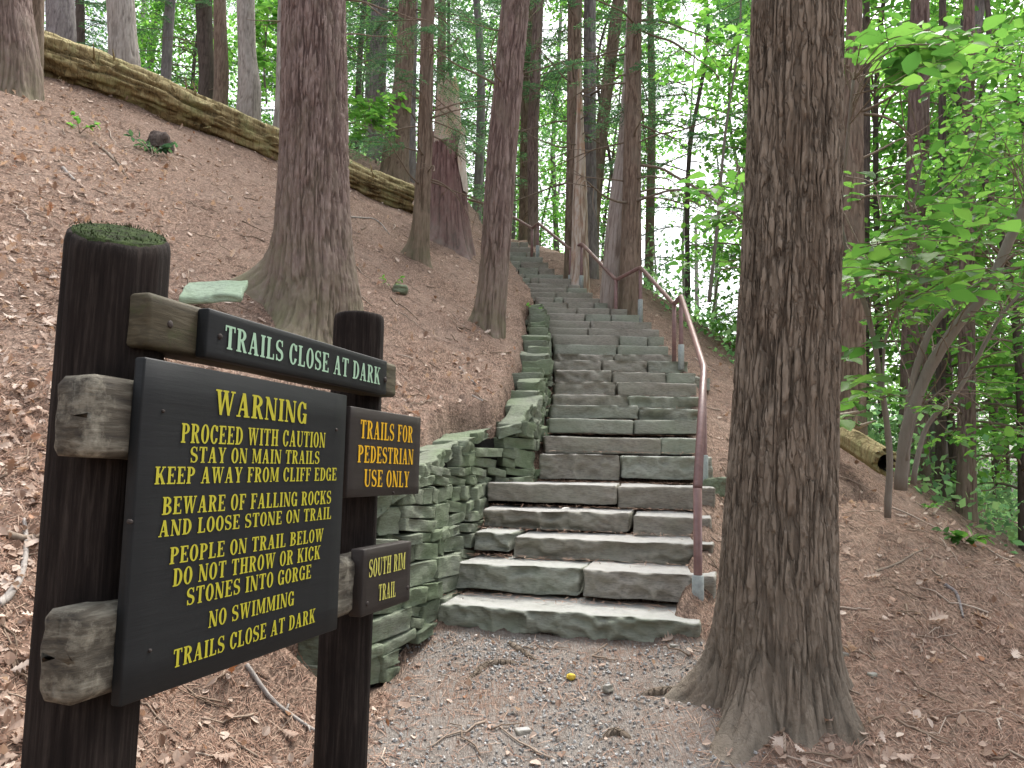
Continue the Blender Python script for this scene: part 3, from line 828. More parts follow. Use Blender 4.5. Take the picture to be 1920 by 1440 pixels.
GL['F'] = (.52, _u(_stem(.07), _rect(.07, 1 - TN, .52, 1), _rect(.455, .75, .52, 1), _rect(.07, .465, .40, .465 + TN), _rect(.345, .38, .40, .62)))
GL['T'] = (.58, _u(_stem(.29 - TS / 2, top=False), _rect(.01, 1 - TN, .57, 1), _rect(.01, .75, .075, 1), _rect(.505, .75, .57, 1)))
GL['H'] = (.66, _u(_stem(.07), _stem(.66 - .07 - TS), _rect(.1, .465, .56, .465 + TN)))
GL['O'] = (.58, _ring(.29, .5, .285, .515))
GL['D'] = (.60, _u(_stem(.07, top=False, bot=False), _rect(0, 0, .26, SH), _rect(0, 1 - SH, .26, 1), _i(_ring(.25, .5, .345, .5), _rect(.22, -1, 2, 2))))
GL['P'] = (.56, _u(_stem(.07, top=False), _rect(0, 1 - SH, .28, 1), _i(_ring(.26, .725, .29, .275), _rect(.2, -1, 2, 2)), _rect(.2, .45, .28, .45 + TN), ))
GL['B'] = (.59, _u(_stem(.07, top=False, bot=False), _rect(0, 0, .28, SH), _rect(0, 1 - SH, .28, 1), _i(_ring(.26, .755, .28, .245), _rect(.2, -1, 2, 2)), _i(_ring(.26, .27, .325, .27), _rect(.2, -1, 2, 2))))
GL['R'] = (.62, _u(_stem(.07, top=False), _rect(0, 1 - SH, .28, 1), _i(_ring(.26, .74, .29, .26), _rect(.2, -1, 2, 2)), _rect(.2, .48, .3, .48 + TN), _dia(.44, .60, .24, .40, 0, .52), _rect(.42, 0, .62, SH)))
GL['C'] = (.56, _u(_sub(_ring(.29, .5, .285, .515), _rect(.40, .30, 1, .69)), _rect(.47, .66, .535, .97)))
GL['G'] = (.60, _u(_sub(_ring(.29, .5, .285, .515), _rect(.40, .30, 1, .69)), _rect(.47, .68, .535, .97), _rect(.42, .0, .57, .42), _rect(.34, .40, .60, .40 + SH)))
_t = np.linspace(0, 1, 60)
_sx = np.concatenate([.26 + .19 * np.cos(np.linspace(rad(25), rad(205), 30)), .26 + .19 * np.cos(np.linspace(rad(60), rad(-155), 34))])
_p1 = np.stack([.26 + .185 * np.cos(np.linspace(rad(20), rad(230), 34)), .735 + .225 * np.sin(np.linspace(rad(20), rad(230), 34))], -1)
_p2 = np.stack([.265 + .195 * np.cos(np.linspace(rad(55), rad(-160), 34)), .265 + .225 * np.sin(np.linspace(rad(55), rad(-160), 34))], -1)
_mid = np.stack([np.linspace(_p1[-1][0], _p2[0][0], 12), np.linspace(_p1[-1][1], _p2[0][1], 12)], -1)
_sp = np.vstack([_p1, _mid, _p2])
_sw = np.concatenate([np.interp(np.linspace(0, 1, 34), [0, .45, .8, 1], [.035, .036, .075, .08]), np.full(12, .085), np.interp(np.linspace(0, 1, 34), [0, .25, .6, 1], [.08, .075, .036, .035])])
GL['S'] = (.53, _u(_stroke(_sp, _sw), _rect(.405, .70, .465, .99), _rect(.05, .01, .11, .30)))
GL['U'] = (.64, _u(_rect(.06, .3, .06 + TS, 1), _rect(-.0, 1 - SH, .28, 1), _rect(.50, .3, .57, 1), _rect(.42, 1 - SH, .64, 1), _i(_sub(_ell(.315, .32, .255, .335), _ell(.355, .32, .145, .25)), _rect(-1, -1, 2, .32))))
GL['N'] = (.66, _u(_rect(.07, 0, .135, 1), _rect(0, 0, .205, SH), _rect(.53, 0, .595, 1), _rect(.46, 1 - SH, .66, 1), _dia(.42, .595, .02, .20), _rect(0, 1 - SH, .15, 1)))
GL['M'] = (.82, _u(_rect(.07, 0, .13, 1), _rect(0, 0, .20, SH), _rect(0, 1 - SH, .16, 1), _rect(.60, 0, .60 + TS, 1), _rect(.53, 0, .82, SH), _rect(.62, 1 - SH, .82, 1), _dia(.34, .44, .07, .24, 0.06, 1), _dia(.36, .43, .59, .67, 0.06, 1)))
GL['A'] = (.66, _u(_dia(.07, .14, .27, .36), _dia(.42, .60, .25, .41), _rect(.14, .28, .5, .28 + TN), _rect(0, 0, .21, SH), _rect(.36, 0, .66, SH)))
GL['W'] = (.92, _u(_dia(.22, .33, .06, .22), _dia(.24, .31, .42, .50), _dia(.58, .69, .38, .54), _dia(.60, .67, .78, .85), _rect(0, 1 - SH, .29, 1), _rect(.33, 1 - SH, .60, 1), _rect(.70, 1 - SH, .92, 1)))
GL['Y'] = (.62, _u(_rect(.235, 0, .235 + TS, .48), _rect(.16, 0, .465, SH), _dia(.235, .39, .05, .22, .40, 1), _dia(.31, .39, .50, .57, .40, 1), _rect(0, 1 - SH, .28, 1), _rect(.42, 1 - SH, .62, 1)))
GL['K'] = (.66, _u(_stem(.07), _dia(.20, .28, .50, .58, .38, 1), _dia(.46, .63, .24, .40, 0, .60), _rect(.42, 1 - SH, .65, 1), _rect(.40, 0, .66, SH)))
_gc = {}
def glyph(ch):
    if ch in _gc: return _gc[ch]
    w, f = GL[ch]
    nx, ny = max(14, int(w * 44)), 44
    xs_ = np.linspace(-.03, w + .03, nx); ys_ = np.linspace(-.04, 1.04, ny)
    X, Y = np.meshgrid(xs_, ys_)
    v = f(X, Y)
    V, faces, idx = [], [], {}
    def vert(key, x, y):
        if key not in idx: idx[key] = len(V); V.append((x, y))
        return idx[key]
    for j in range(ny - 1):
        for i in range(nx - 1):
            cs = [(i, j), (i + 1, j), (i + 1, j + 1), (i, j + 1)]
            vs = [v[b, a] for a, b in cs]
            if max(vs) <= 0: continue
            poly = []
            for q in range(4):
                a, b = cs[q], cs[(q + 1) % 4]; va, vb = vs[q], vs[(q + 1) % 4]
                if va > 0: poly.append(vert(('v',) + a, xs_[a[0]], ys_[a[1]]))
                if (va > 0) != (vb > 0):
                    t = va / (va - vb)
                    poly.append(vert(('e',) + tuple(sorted((a, b))), xs_[a[0]] + (xs_[b[0]] - xs_[a[0]]) * t, ys_[a[1]] + (ys_[b[1]] - ys_[a[1]]) * t))
            if len(poly) >= 3: faces.append(poly)
    _gc[ch] = (w, np.array(V), faces)
    return _gc[ch]
def write(text, mat, board, off, lb, rb, lt, rt, name='lettering'):
    """text laid on the sign plane; the four photo pixels give where its corners stand on the board"""
    t0 = avg(on_board(*lb, off)[0], on_board(*lt, off)[0]); t1 = avg(on_board(*rb, off)[0], on_board(*rt, off)[0])
    z0 = avg(on_board(*lb, off)[1], on_board(*rb, off)[1]); z1 = avg(on_board(*lt, off)[1], on_board(*rt, off)[1])
    sl = 0.5 * (on_board(*rb, off)[1] - on_board(*lb, off)[1] + on_board(*rt, off)[1] - on_board(*lt, off)[1])
    sl = max(-.012, min(.012, sl))
    adv, x = [], 0
    for ch in text:
        adv.append(x)
        x += .34 if ch == ' ' else glyph(ch)[0] + .085
    x -= .085
    kx = (t1 - t0) / x; h = z1 - z0
    words, cur = [], []
    for ch, ax_ in zip(text, adv):
        if ch == ' ': words.append(cur); cur = []
        else: cur.append((ch, ax_))
    words.append(cur)
    for wd_ in words:                                     # one mesh per word
        mbv, loops, sizes, n = [], [], [], 0
        for ch, ax_ in wd_:
            _, gv, gf = glyph(ch)
            T_ = t0 + (gv[:, 0] + ax_) * kx
            Z_ = z0 + gv[:, 1] * h + sl * ((T_ - t0) / (t1 - t0) - .5)
            mbv.append(L0 + T_[:, None] * SDIR + off * SNOR + Z_[:, None] * UP)
            for f in gf: loops.extend([q + n for q in f]); sizes.append(len(f))
            n += len(gv)
        o = link(name, mesh_np(name, np.vstack(mbv) - np.array(sign.location), loops, sizes, False), mat)
        o.parent = board
Yl = M['yellow']
e = .0030
write('WARNING', Yl, wb, e, (406, 777), (576, 795), (402, 729), (575, 755))
write('PROCEED WITH CAUTION', Yl, wb, e, (340, 828), (610, 841), (340, 795), (610, 810))
write('STAY ON MAIN TRAILS', Yl, wb, e, (357, 867.5), (599, 870), (357, 837), (599, 846))
write('KEEP AWAY FROM CLIFF EDGE', Yl, wb, e, (290, 908), (631, 901), (291, 875), (631, 877))
write('BEWARE OF FALLING ROCKS', Yl, wb, e, (304, 964.6), (621, 945), (305, 933), (621, 919))
write('AND LOOSE STONE ON TRAIL', Yl, wb, e, (297, 1007), (621, 973), (298, 977), (621, 950))
write('PEOPLE ON TRAIL BELOW', Yl, wb, e, (318, 1059), (606, 1014), (319, 1026), (607, 991))
write('DO NOT THROW OR KICK', Yl, wb, e, (324, 1100), (600, 1048), (325, 1067), (601, 1022))
write('STONES INTO GORGE', Yl, wb, e, (349, 1136), (583, 1084), (351, 1103), (584, 1058))
write('NO SWIMMING', Yl, wb, e, (391, 1178), (551, 1134), (392, 1146), (552, 1108))
write('TRAILS CLOSE AT DARK', Yl, wb, e, (324, 1253), (590, 1167), (326, 1219), (592, 1140))
write('TRAILS CLOSE AT DARK', M['mint'], cb, e + .004, (422, 654), (713, 721), (422, 608), (713, 690))
write('TRAILS FOR', M['amber'], pb, e + .001, (676, 823), (774, 829), (676, 785), (774, 801))
write('PEDESTRIAN', M['amber'], pb, e + .001, (671, 866), (775, 872), (671, 835), (775, 842))
write('USE ONLY', M['amber'], pb, e + .001, (683, 912), (767, 914), (683, 880), (767, 884))
write('SOUTH RIM', M['pale_yellow'], sb, e + .0045, (692, 1083), (760, 1067), (692, 1050), (760, 1035))
write('TRAIL', M['pale_yellow'], sb, e + .0045, (710, 1127), (742, 1118), (710, 1096), (742, 1090))
# bolt heads
def bolt(px, py, off, parent, r=.009):
    t, z = on_board(px, py, off); c = sp(t, z, off)
    mb = MB(); tube(mb, [c - SNOR * .006, c + SNOR * .003, c + SNOR * .006], [r, r, r * .7], 8)
    o = mb.build('bolt', M['bolt'], sign); o.parent = parent
bolt(318, 608, -.036, b_top, .011); bolt(412, 631, .004, cb); bolt(722, 712, .004, cb, .012)
bolt(305, 771, 0, wb, .005); bolt(630, 806, 0, wb, .007); bolt(244, 978, 0, wb, .006); bolt(280, 1220, 0, wb, .005)
bolt(688, 1132, .003, sb, .010); bolt(764, 1102, .003, sb, .010); bolt(737, 924, .001, pb, .006)
# ---------------------------------------------------------------- trunks
def trunk(name, label, rows, d, mat, seg=48, dz=.06, roots=(), flare=(.25, .35), bark=(.010, 24, .13), top=15.0, group=None, cat='tree', seed=0, moss=0.6, breaktop=None, nbranch=0, blen=(.5, 1.6), bz=(1.5, 7), extra=None, lobes=5):
    """rows: (photo row, left column, right column) of the trunk's outline at distance d"""
    z, xc, r = [], [], []
    for v, a, b in rows:
        p = P((a + b) / 2, v, d)
        z.append(p.z); xc.append(p.x); r.append((b - a) / 2 * d / F)
    if len(bark) < 3: bark = bark + (.075,)
    o = np.argsort(z); z, xc, r = np.array(z)[o], np.array(xc)[o], np.array(r)[o]
    gz = Hs(xc[0], d)
    z0 = gz - .45
    ztop = breaktop if breaktop is not None else top
    zs = np.arange(z0, ztop, dz)
    sl = (xc[-1] - xc[-2]) / max(z[-1] - z[-2], .3) if len(z) > 1 else 0
    sl = max(-.12, min(.12, sl))
    if top > z[-1]:
        z = np.append(z, [top]); xc = np.append(xc, [xc[-1] + sl * (top - z[-2])]); r = np.append(r, [max(r[-1] * .45, .03)])
    XC, R = np.interp(zs, z, xc), np.interp(zs, z, r)
    k = max(3, int(.5 / dz)); ker = np.hanning(k + 2)[1:-1]; ker /= ker.sum()
    pad = lambda a: np.convolve(np.pad(a, k, mode='edge'), ker, 'same')[k:-k]
    XC, R = pad(XC), pad(R)
    rs = np.random.RandomState(seed + 5)
    YC = d + .04 * fbm(np.stack([zs * .25, zs * 0, zs * 0 + seed], -1), 2)
    th = np.linspace(0, 2 * math.pi, seg, endpoint=False)
    c, s = np.cos(th), np.sin(th)
    R0 = R[0]
    am = sum([a_ * np.exp(-(np.angle(np.exp(1j * (th - q_))) / w_) ** 2) for q_, a_, w_, _ in roots], 0 * th)
    gl = H(XC[0] + (1.25 * R0 + .9 * am) * c, YC[0] + (1.25 * R0 + .9 * am) * s, False)          # ground height all round
    hh = np.maximum(zs[:, None] - gl[None], -.03)
    lob = np.zeros(seg)
    for q in range(lobes):
        a = q * 6.283 / max(lobes, 1) + rs.uniform(-.4, .4); wd = rs.uniform(.28, .5)
        dd = np.angle(np.exp(1j * (th - a))); lob += rs.uniform(.5, 1) * np.exp(-(dd / wd) ** 2)
    fl = R0 * flare[0] * (.35 + .9 * lob)[None] * np.exp(-hh / flare[1])
    for (a, amp, wd, ht) in roots:
        dd = np.angle(np.exp(1j * (th - a)))
        fl = fl + amp * np.exp(-(dd / wd) ** 2)[None] * np.exp(-hh / ht)
    flute = 1 + .035 * fbm(np.stack([c[None] * 2.2 + 0 * hh, s[None] * 2.2 + 0 * hh, zs[:, None] * .35 + seed + 0 * hh], -1), 2)
    RR = R[:, None] * flute + fl
    rb = max(R0, .1)
    p = np.stack([c[None] * rb + 0 * hh, s[None] * rb + 0 * hh, zs[:, None] * bark[2] + 0 * hh], -1) * bark[1]
    wv = .50 * fbm(np.stack([c[None] * rb * 6 + 0 * hh, s[None] * rb * 6 + 0 * hh, zs[:, None] * 1.6 + 0 * hh + seed], -1), 3)
    p = p + wv[..., None] * np.array([1, 1, .3]) + seed * 1.7
    n = fbm(p, 3, 2.2, .42)
    n2 = fbm(p * np.array([1.9, 1.9, 6.0]) + 40, 3)
    crack = sstep(.015, .24, np.abs(n))
    plate = .5 + .5 * fbm(p * np.array([.6, .6, 4.5]) + 9, 3)
    bk = np.clip(crack * (.62 + .38 * sstep(-.12, .10, n2)) * (.72 + .5 * plate), 0, 1)
    RR = RR + bark[0] * (bk - .7) + bark[0] * .25 * n2
    V = np.stack([XC[:, None] + RR * c, YC[:, None] + RR * s, zs[:, None] + 0 * hh], -1)
    if breaktop is not None:                                        # a jagged, snapped-off top
        V[-1, :, 2] += .3 * fbm(np.stack([c * 2, s * 2, c * 0 + seed], -1), 3); V[-2, :, 2] += .12 * fbm(np.stack([c * 2, s * 2, c * 0 + seed], -1), 3)
    base = np.exp(-np.maximum(hh, 0) / (.35 + .5 * moss)) * moss
    nr = len(zs)
    loc = (float(XC[0]), float(d), gz)
    t = empty(name, loc, label, cat, group)
    mb = MB()
    Vf = V.reshape(-1, 3); N = len(Vf)
    kk = np.arange(seg)
    cap = np.stack([np.full(seg, N), (nr - 1) * seg + kk, (nr - 1) * seg + (kk + 1) % seg], -1)
    Vf = np.vstack([Vf, V[-1].mean(0)])
    me = mesh_np('trunk', local(t, Vf), np.concatenate([grid_faces(nr, seg).ravel(), cap.ravel()]),
                 np.concatenate([np.full((nr - 1) * seg, 4), np.full(seg, 3)]), True,
                 {'bk': np.append(bk.ravel(), .3), 'base': np.append(base.ravel(), 0)})
    tr = link('trunk', me, M[mat], t)
    ax = lambda zz: np.array([np.interp(zz, zs, XC), np.interp(zz, zs, YC), zz])
    rad_at = lambda zz: float(np.interp(zz, zs, R))
    if nbranch:
        for q in range(nbranch):
            mb = MB()
            zz = rs.uniform(*bz); a = rs.uniform(0, 6.283); L = rs.uniform(*blen)
            p0 = ax(zz); dr = np.array([math.cos(a), math.sin(a), rs.uniform(-.15, .35)])
            pts = [p0 + dr * rad_at(zz) * .7]
            cur = dr.copy()
            for _ in range(6):
                cur = cur + rs.normal(0, .16, 3) + np.array([0, 0, -.03]); cur /= np.linalg.norm(cur)
                pts.append(pts[-1] + cur * L / 6)
            r0 = rs.uniform(.010, .020) * (.6 + L * .35)
            tube(mb, spline(pts, 16), np.linspace(r0, r0 * .25, 16), 6, a=.5)
            for _ in range(rs.randint(1, 4)):
                i = rs.randint(2, 6); b = np.array(pts[i]); dd = cur + rs.normal(0, .6, 3); dd /= np.linalg.norm(dd)
                l2 = L * rs.uniform(.2, .45)
                tube(mb, spline([b, b + dd * l2 * .5 + rs.normal(0, .03, 3), b + dd * l2], 8), np.linspace(r0 * .5, r0 * .15, 8), 5, a=.5)
            mb.build('dead_branch', M['twig'], t, attr='bk')
    t['_'] = 0
    del t['_']
    return t, ax, rad_at

T = {}
# the two big foreground trunks
T['big'] = trunk('hemlock_tree', 'huge plated brown trunk standing right beside the foot of the steps',
      [(1150, 1362, 1560), (1000, 1364, 1560), (900, 1370, 1562), (600, 1386, 1571), (300, 1402, 1578), (0, 1410, 1582)], 4.25, 'bark_big', seg=440, dz=.007,
      roots=((rad(226), .36, .26, .17), (rad(172), .26, .26, .17), (rad(305), .20, .30, .20), (rad(266), .16, .22, .13), (rad(20), .14, .4, .22), (rad(200), .05, .9, .55)),
      flare=(.05, .5), bark=(.015, 33, .075), moss=.5, seed=3, top=9.0, lobes=6)
T['near'] = trunk('hemlock_tree', 'thick reddish trunk with spreading mossy roots rising behind the sign',
      [(560, 512, 672), (480, 517, 662), (400, 520, 656), (300, 526, 655), (150, 528, 653), (0, 528, 650)], 7.3, 'bark_red', seg=280, dz=.018,
      roots=((rad(190), .34, .30, .17), (rad(335), .30, .25, .14), (rad(265), .20, .30, .16), (rad(300), .22, .22, .18)), flare=(.24, .30), bark=(.022, 30, .075), moss=.95, seed=8, top=13, nbranch=9, bz=(4.5, 8), blen=(.5, 1.3))
T['lean'] = trunk('hemlock_tree', 'slim leaning reddish trunk on the bank just left of the steps',
      [(600, 893, 946), (500, 900, 954), (400, 906, 962), (300, 912, 968), (150, 926, 981), (0, 940, 994)], 9.5, 'bark_red', seg=150, dz=.025,
      roots=((rad(200), .10, .3, .2), (rad(280), .07, .4, .3)), flare=(.25, .28), bark=(.018, 24), moss=.8, seed=12, nbranch=8, bz=(4.6, 8.2), blen=(.4, 1.2))
T['thin'] = trunk('hemlock_tree', 'thin straight brown trunk with flared mossy foot beside the fallen log end',
      [(480, 772, 804), (400, 775, 807), (250, 784, 812), (100, 787, 813), (0, 790, 815)], 11.0, 'bark_brown', seg=90, dz=.04, roots=((rad(190), .14, .35, .18), (rad(330), .12, .3, .12)), flare=(.4, .2), bark=(.012, 26), moss=.9, seed=15, nbranch=16, bz=(5.4, 10), blen=(.5, 1.6))
T['snag'] = trunk('dead_snag', 'broken dead trunk, dark red bark below and pale bare wood above, hollow at its foot',
      [(470, 806, 884), (400, 806, 878), (300, 808, 872), (200, 814, 868), (165, 816, 862)], 13.0, 'bark_maroon', seg=110, dz=.04, roots=((rad(310), .16, .3, .25), (rad(230), .12, .3, .25)), flare=(.25, .35), bark=(.022, 18), moss=.7, seed=18, breaktop=P(840, 262, 13).z, top=P(840, 240, 13).z)
T['edge'] = trunk('hemlock_tree', 'broad reddish trunk at the left end of the fallen log',
      [(140, -26, 74), (60, -30, 64), (0, -34, 56)], 9.6, 'bark_red', seg=150, dz=.03, roots=((rad(320), .15, .3, .3),), flare=(.22, .4), bark=(.022, 20), moss=.7, seed=21)
T['edge2'] = trunk('hemlock_tree', 'narrow mossy trunk close behind the broad reddish trunk left of the log',
      [(140, 44, 78), (60, 48, 80), (0, 50, 82)], 10.3, 'bark_brown', seg=64, dz=.06, flare=(.25, .3), seed=22, moss=.8)
T['pale1'] = trunk('pine_tree', 'pale violet grey trunk standing on the slope above the fallen log',
      [(125, 206, 262), (60, 203, 256), (0, 200, 252)], 14.0, 'bark_pale', seg=90, dz=.05, flare=(.2, .35), bark=(.016, 22), seed=24)
T['g1'] = trunk('pine_tree', 'grey trunk between the broad reddish trunk and the pale violet one', [(60, 88, 142), (0, 86, 138)], 17.5, 'bark_grey', seg=56, dz=.08, seed=26, nbranch=5, bz=(9, 13))
T['g2'] = trunk('pine_tree', 'thin dark trunk next to the grey trunk at the top of the slope', [(75, 142, 160), (0, 142, 158)], 19.5, 'bark_dark', seg=40, dz=.1, seed=27)
T['d1'] = trunk('pine_tree', 'dark trunk of the close pair beyond the slope crest', [(145, 374, 402), (0, 366, 398)], 19.0, 'bark_dark', seg=56, dz=.08, seed=28, nbranch=7, bz=(9.5, 14))
T['d2'] = trunk('pine_tree', 'lighter brown trunk of the close pair beyond the slope crest', [(150, 402, 430), (0, 400, 424)], 18.2, 'bark_brown', seg=56, dz=.08, seed=29)
T['pale2'] = trunk('pine_tree', 'pale straight trunk with widened foot at the right end of the slope crest', [(170, 446, 490), (100, 446, 480), (0, 443, 478)], 17.0, 'bark_pale', seg=64, dz=.06, flare=(.5, .35), seed=30, moss=.6)
T['pale3'] = trunk('birch_tree', 'whitish trunk half hidden by the left side of the thick mossy rooted trunk', [(240, 514, 545), (100, 518, 548), (0, 520, 548)], 15.5, 'bark_pale', seg=48, dz=.08, seed=31)
T['v1'] = trunk('pine_tree', 'violet grey trunk in the gap right of the thick mossy rooted trunk', [(285, 690, 722), (150, 692, 724), (0, 695, 728)], 18.0, 'bark_grey', seg=64, dz=.07, seed=33, nbranch=8, bz=(8, 13))
T['b1'] = trunk('hemlock_tree', 'brown tapering trunk behind the right end of the fallen log', [(330, 712, 764), (250, 722, 768), (150, 738, 774), (0, 748, 782)], 15.8, 'bark_brown', seg=90, dz=.05, flare=(.3, .4), seed=34, moss=.5, nbranch=10, bz=(7, 12), blen=(.6, 1.8))
T['b2'] = trunk('hemlock_tree', 'greyer slim trunk immediately right of the brown tapering one', [(335, 754, 780), (200, 757, 780), (0, 760, 784)], 17.0, 'bark_grey', seg=48, dz=.08, seed=35, nbranch=6, bz=(8, 13))
T['s1'] = trunk('hemlock_tree', 'darker trunk of the twin trunks at the head of the steps', [(455, 972, 990), (200, 976, 994), (0, 982, 1002)], 20.5, 'bark_brown', seg=48, dz=.08, seed=36, nbranch=9, bz=(8, 15), blen=(.6, 2))
T['s2'] = trunk('hemlock_tree', 'reddish trunk of the twin trunks at the head of the steps', [(470, 990, 1010), (250, 988, 1010), (0, 1000, 1020)], 18.8, 'bark_red', seg=48, dz=.08, seed=37, nbranch=9, bz=(7.5, 14), blen=(.6, 2))
T['r1'] = trunk('hemlock_tree', 'straight brown trunk, leftmost of the cluster on the right of the upper steps', [(500, 1058, 1086), (300, 1062, 1090), (0, 1064, 1092)], 15.0, 'bark_brown', seg=72, dz=.06, seed=38, nbranch=12, bz=(6.5, 12), blen=(.7, 2))
T['r2'] = trunk('dead_snag', 'bare pale broken trunk in front of the cluster on the right of the upper steps', [(520, 1070, 1104), (400, 1073, 1102), (300, 1076, 1098), (220, 1080, 1094)], 14.4, 'snag', seg=56, dz=.06, bark=(.006, 14), seed=39, breaktop=P(1087, 130, 14.4).z, top=P(1087, 120, 14.4).z, nbranch=7, bz=(6.8, 8.6), blen=(.3, .9))
T['r3'] = trunk('pine_tree', 'speckled violet trunk, rightmost of the cluster on the right of the upper steps', [(530, 1096, 1122), (300, 1093, 1118), (0, 1094, 1118)], 15.4, 'bark_grey', seg=64, dz=.06, seed=40, nbranch=8, bz=(7, 13), blen=(.7, 2))
T['r4'] = trunk('pine_tree', 'slanting slim trunk leaning right behind the speckled violet one', [(420, 1106, 1124), (250, 1116, 1140), (0, 1148, 1172)], 19.5, 'bark_brown', seg=48, dz=.08, seed=41, nbranch=6, bz=(9, 13))
T['p1'] = trunk('beech_tree', 'pale smooth trunk leaning against the brown one beside the middle of the steps', [(560, 1126, 1166), (450, 1134, 1176), (350, 1146, 1184), (270, 1158, 1188), (150, 1168, 1192), (0, 1176, 1196)], 12.9, 'bark_beech', seg=90, dz=.05, flare=(.2, .3), bark=(.006, 16), seed=42, moss=.4)
T['p2'] = trunk('hemlock_tree', 'brown branchy trunk beside the middle of the steps, paired with the pale smooth one', [(580, 1160, 1204), (400, 1166, 1202), (200, 1170, 1202), (0, 1176, 1204)], 12.4, 'bark_brown', seg=90, dz=.05, flare=(.12, .3), seed=43, nbranch=24, bz=(5.6, 10.5), blen=(.8, 2.4))
T['q1'] = trunk('hemlock_tree', 'brown trunk partly hidden behind the right edge of the huge plated trunk', [(800, 1570, 1624), (500, 1576, 1622), (250, 1582, 1620), (0, 1588, 1616)], 9.3, 'bark_brown', seg=90, dz=.05, flare=(.15, .35), seed=45, nbranch=8, bz=(3.5, 7))
T['q2'] = trunk('hemlock_tree', 'slender dark trunk with short side twigs right of the half hidden brown trunk', [(790, 1612, 1630), (500, 1614, 1630)], 12.5, 'bark_dark', seg=32, dz=.1, seed=46, nbranch=14, bz=(.5, 5), blen=(.2, .6))
T['q3'] = trunk('hemlock_tree', 'reddish dark trunk behind the forked grey sapling', [(800, 1688, 1738), (600, 1694, 1738), (300, 1700, 1740)], 11.5, 'bark_red', seg=56, dz=.08, seed=47)
T['q4'] = trunk('pine_tree', 'violet trunk leaning right and crossing the upper right leaves', [(700, 1734, 1782), (500, 1748, 1792), (250, 1776, 1816), (0, 1808, 1848)], 13.5, 'bark_grey', seg=64, dz=.07, seed=48)
T['q5'] = trunk('hemlock_tree', 'slim dark trunk on the crest left of the brown trunk at far right', [(930, 1754, 1772), (700, 1756, 1772)], 11.0, 'bark_dark', seg=32, dz=.1, seed=49, nbranch=8, bz=(-1, 4), blen=(.3, .9))
T['q6'] = trunk('hemlock_tree', 'brown trunk rising behind the crest at far right', [(960, 1798, 1830), (700, 1798, 1828), (400, 1802, 1826)], 10.5, 'bark_red', seg=56, dz=.07, seed=50, nbranch=5, bz=(0, 5))
# the sound lower bark of the snag ends in stripped wood: the bare upper length is its own part
def snag_top():
    t = T['snag'][0]
    z0 = P(840, 275, 13).z; zs = np.arange(z0, P(840, 158, 13).z, .05); seg_ = 64
    th = np.linspace(0, 6.2832, seg_, endpoint=False)
    a0 = np.array([P(v, 0, 1)[0] for v in (0,)])
    l = np.interp(zs, [P(840, 275, 13).z, P(840, 158, 13).z], [P(812, 275, 13).x, P(820, 158, 13).x])
    r_ = np.interp(zs, [P(840, 275, 13).z, P(840, 158, 13).z], [P(868, 275, 13).x, P(860, 158, 13).x])
    C_ = (l + r_) / 2; R_ = (r_ - l) / 2 * .97
    n = fbm(np.stack([np.cos(th)[None] * 2 + 0 * zs[:, None], np.sin(th)[None] * 2 + 0 * zs[:, None], zs[:, None] * .5 + 0 * th], -1), 4)
    R2 = R_[:, None] * (1 + .10 * n)
    V = np.stack([C_[:, None] + R2 * np.cos(th), 13 + R2 * np.sin(th), zs[:, None] + 0 * th], -1)
    V[-1, :, 2] += .22 * fbm(np.stack([np.cos(th) * 3, np.sin(th) * 3, th * 0], -1), 3); V[-2, :, 2] += .1 * fbm(np.stack([np.cos(th) * 3, np.sin(th) * 3, th * 0], -1), 3)
    me = mesh_np('bare_wood', local(t, V.reshape(-1, 3)), grid_faces(len(zs), seg_).ravel(), np.full((len(zs) - 1) * seg_, 4), True, {'bk': (n * .5 + .5).ravel()})
    link('bare_wood', me, M['snag'], t)
    # strip of bare white wood down the right flank
    zs = np.linspace(P(860, 365, 13).z, z0 + .3, 26); V = []
    for zz in zs:
        w = .5 + .10 * math.sin(zz * 5)
        for a in np.linspace(-.9, .15, 12) * w * 1.6 - .10:
            rr = T['snag'][2](zz) + .030 * math.cos((a + .5) * 1.2)
            c = T['snag'][1](zz); V.append((c[0] + rr * math.cos(a), c[1] + rr * math.sin(a), zz))
    V = np.array(V); V += .006 * np.stack([fbm(V * 6, 3)] * 3, -1)
    link('stripped_patch', mesh_np('stripped_patch', local(t, V), grid_faces(26, 12, False).ravel(), np.full(25 * 11, 4), True, {'bk': np.full(len(V), .95)}), M['snag'], t)
snag_top()

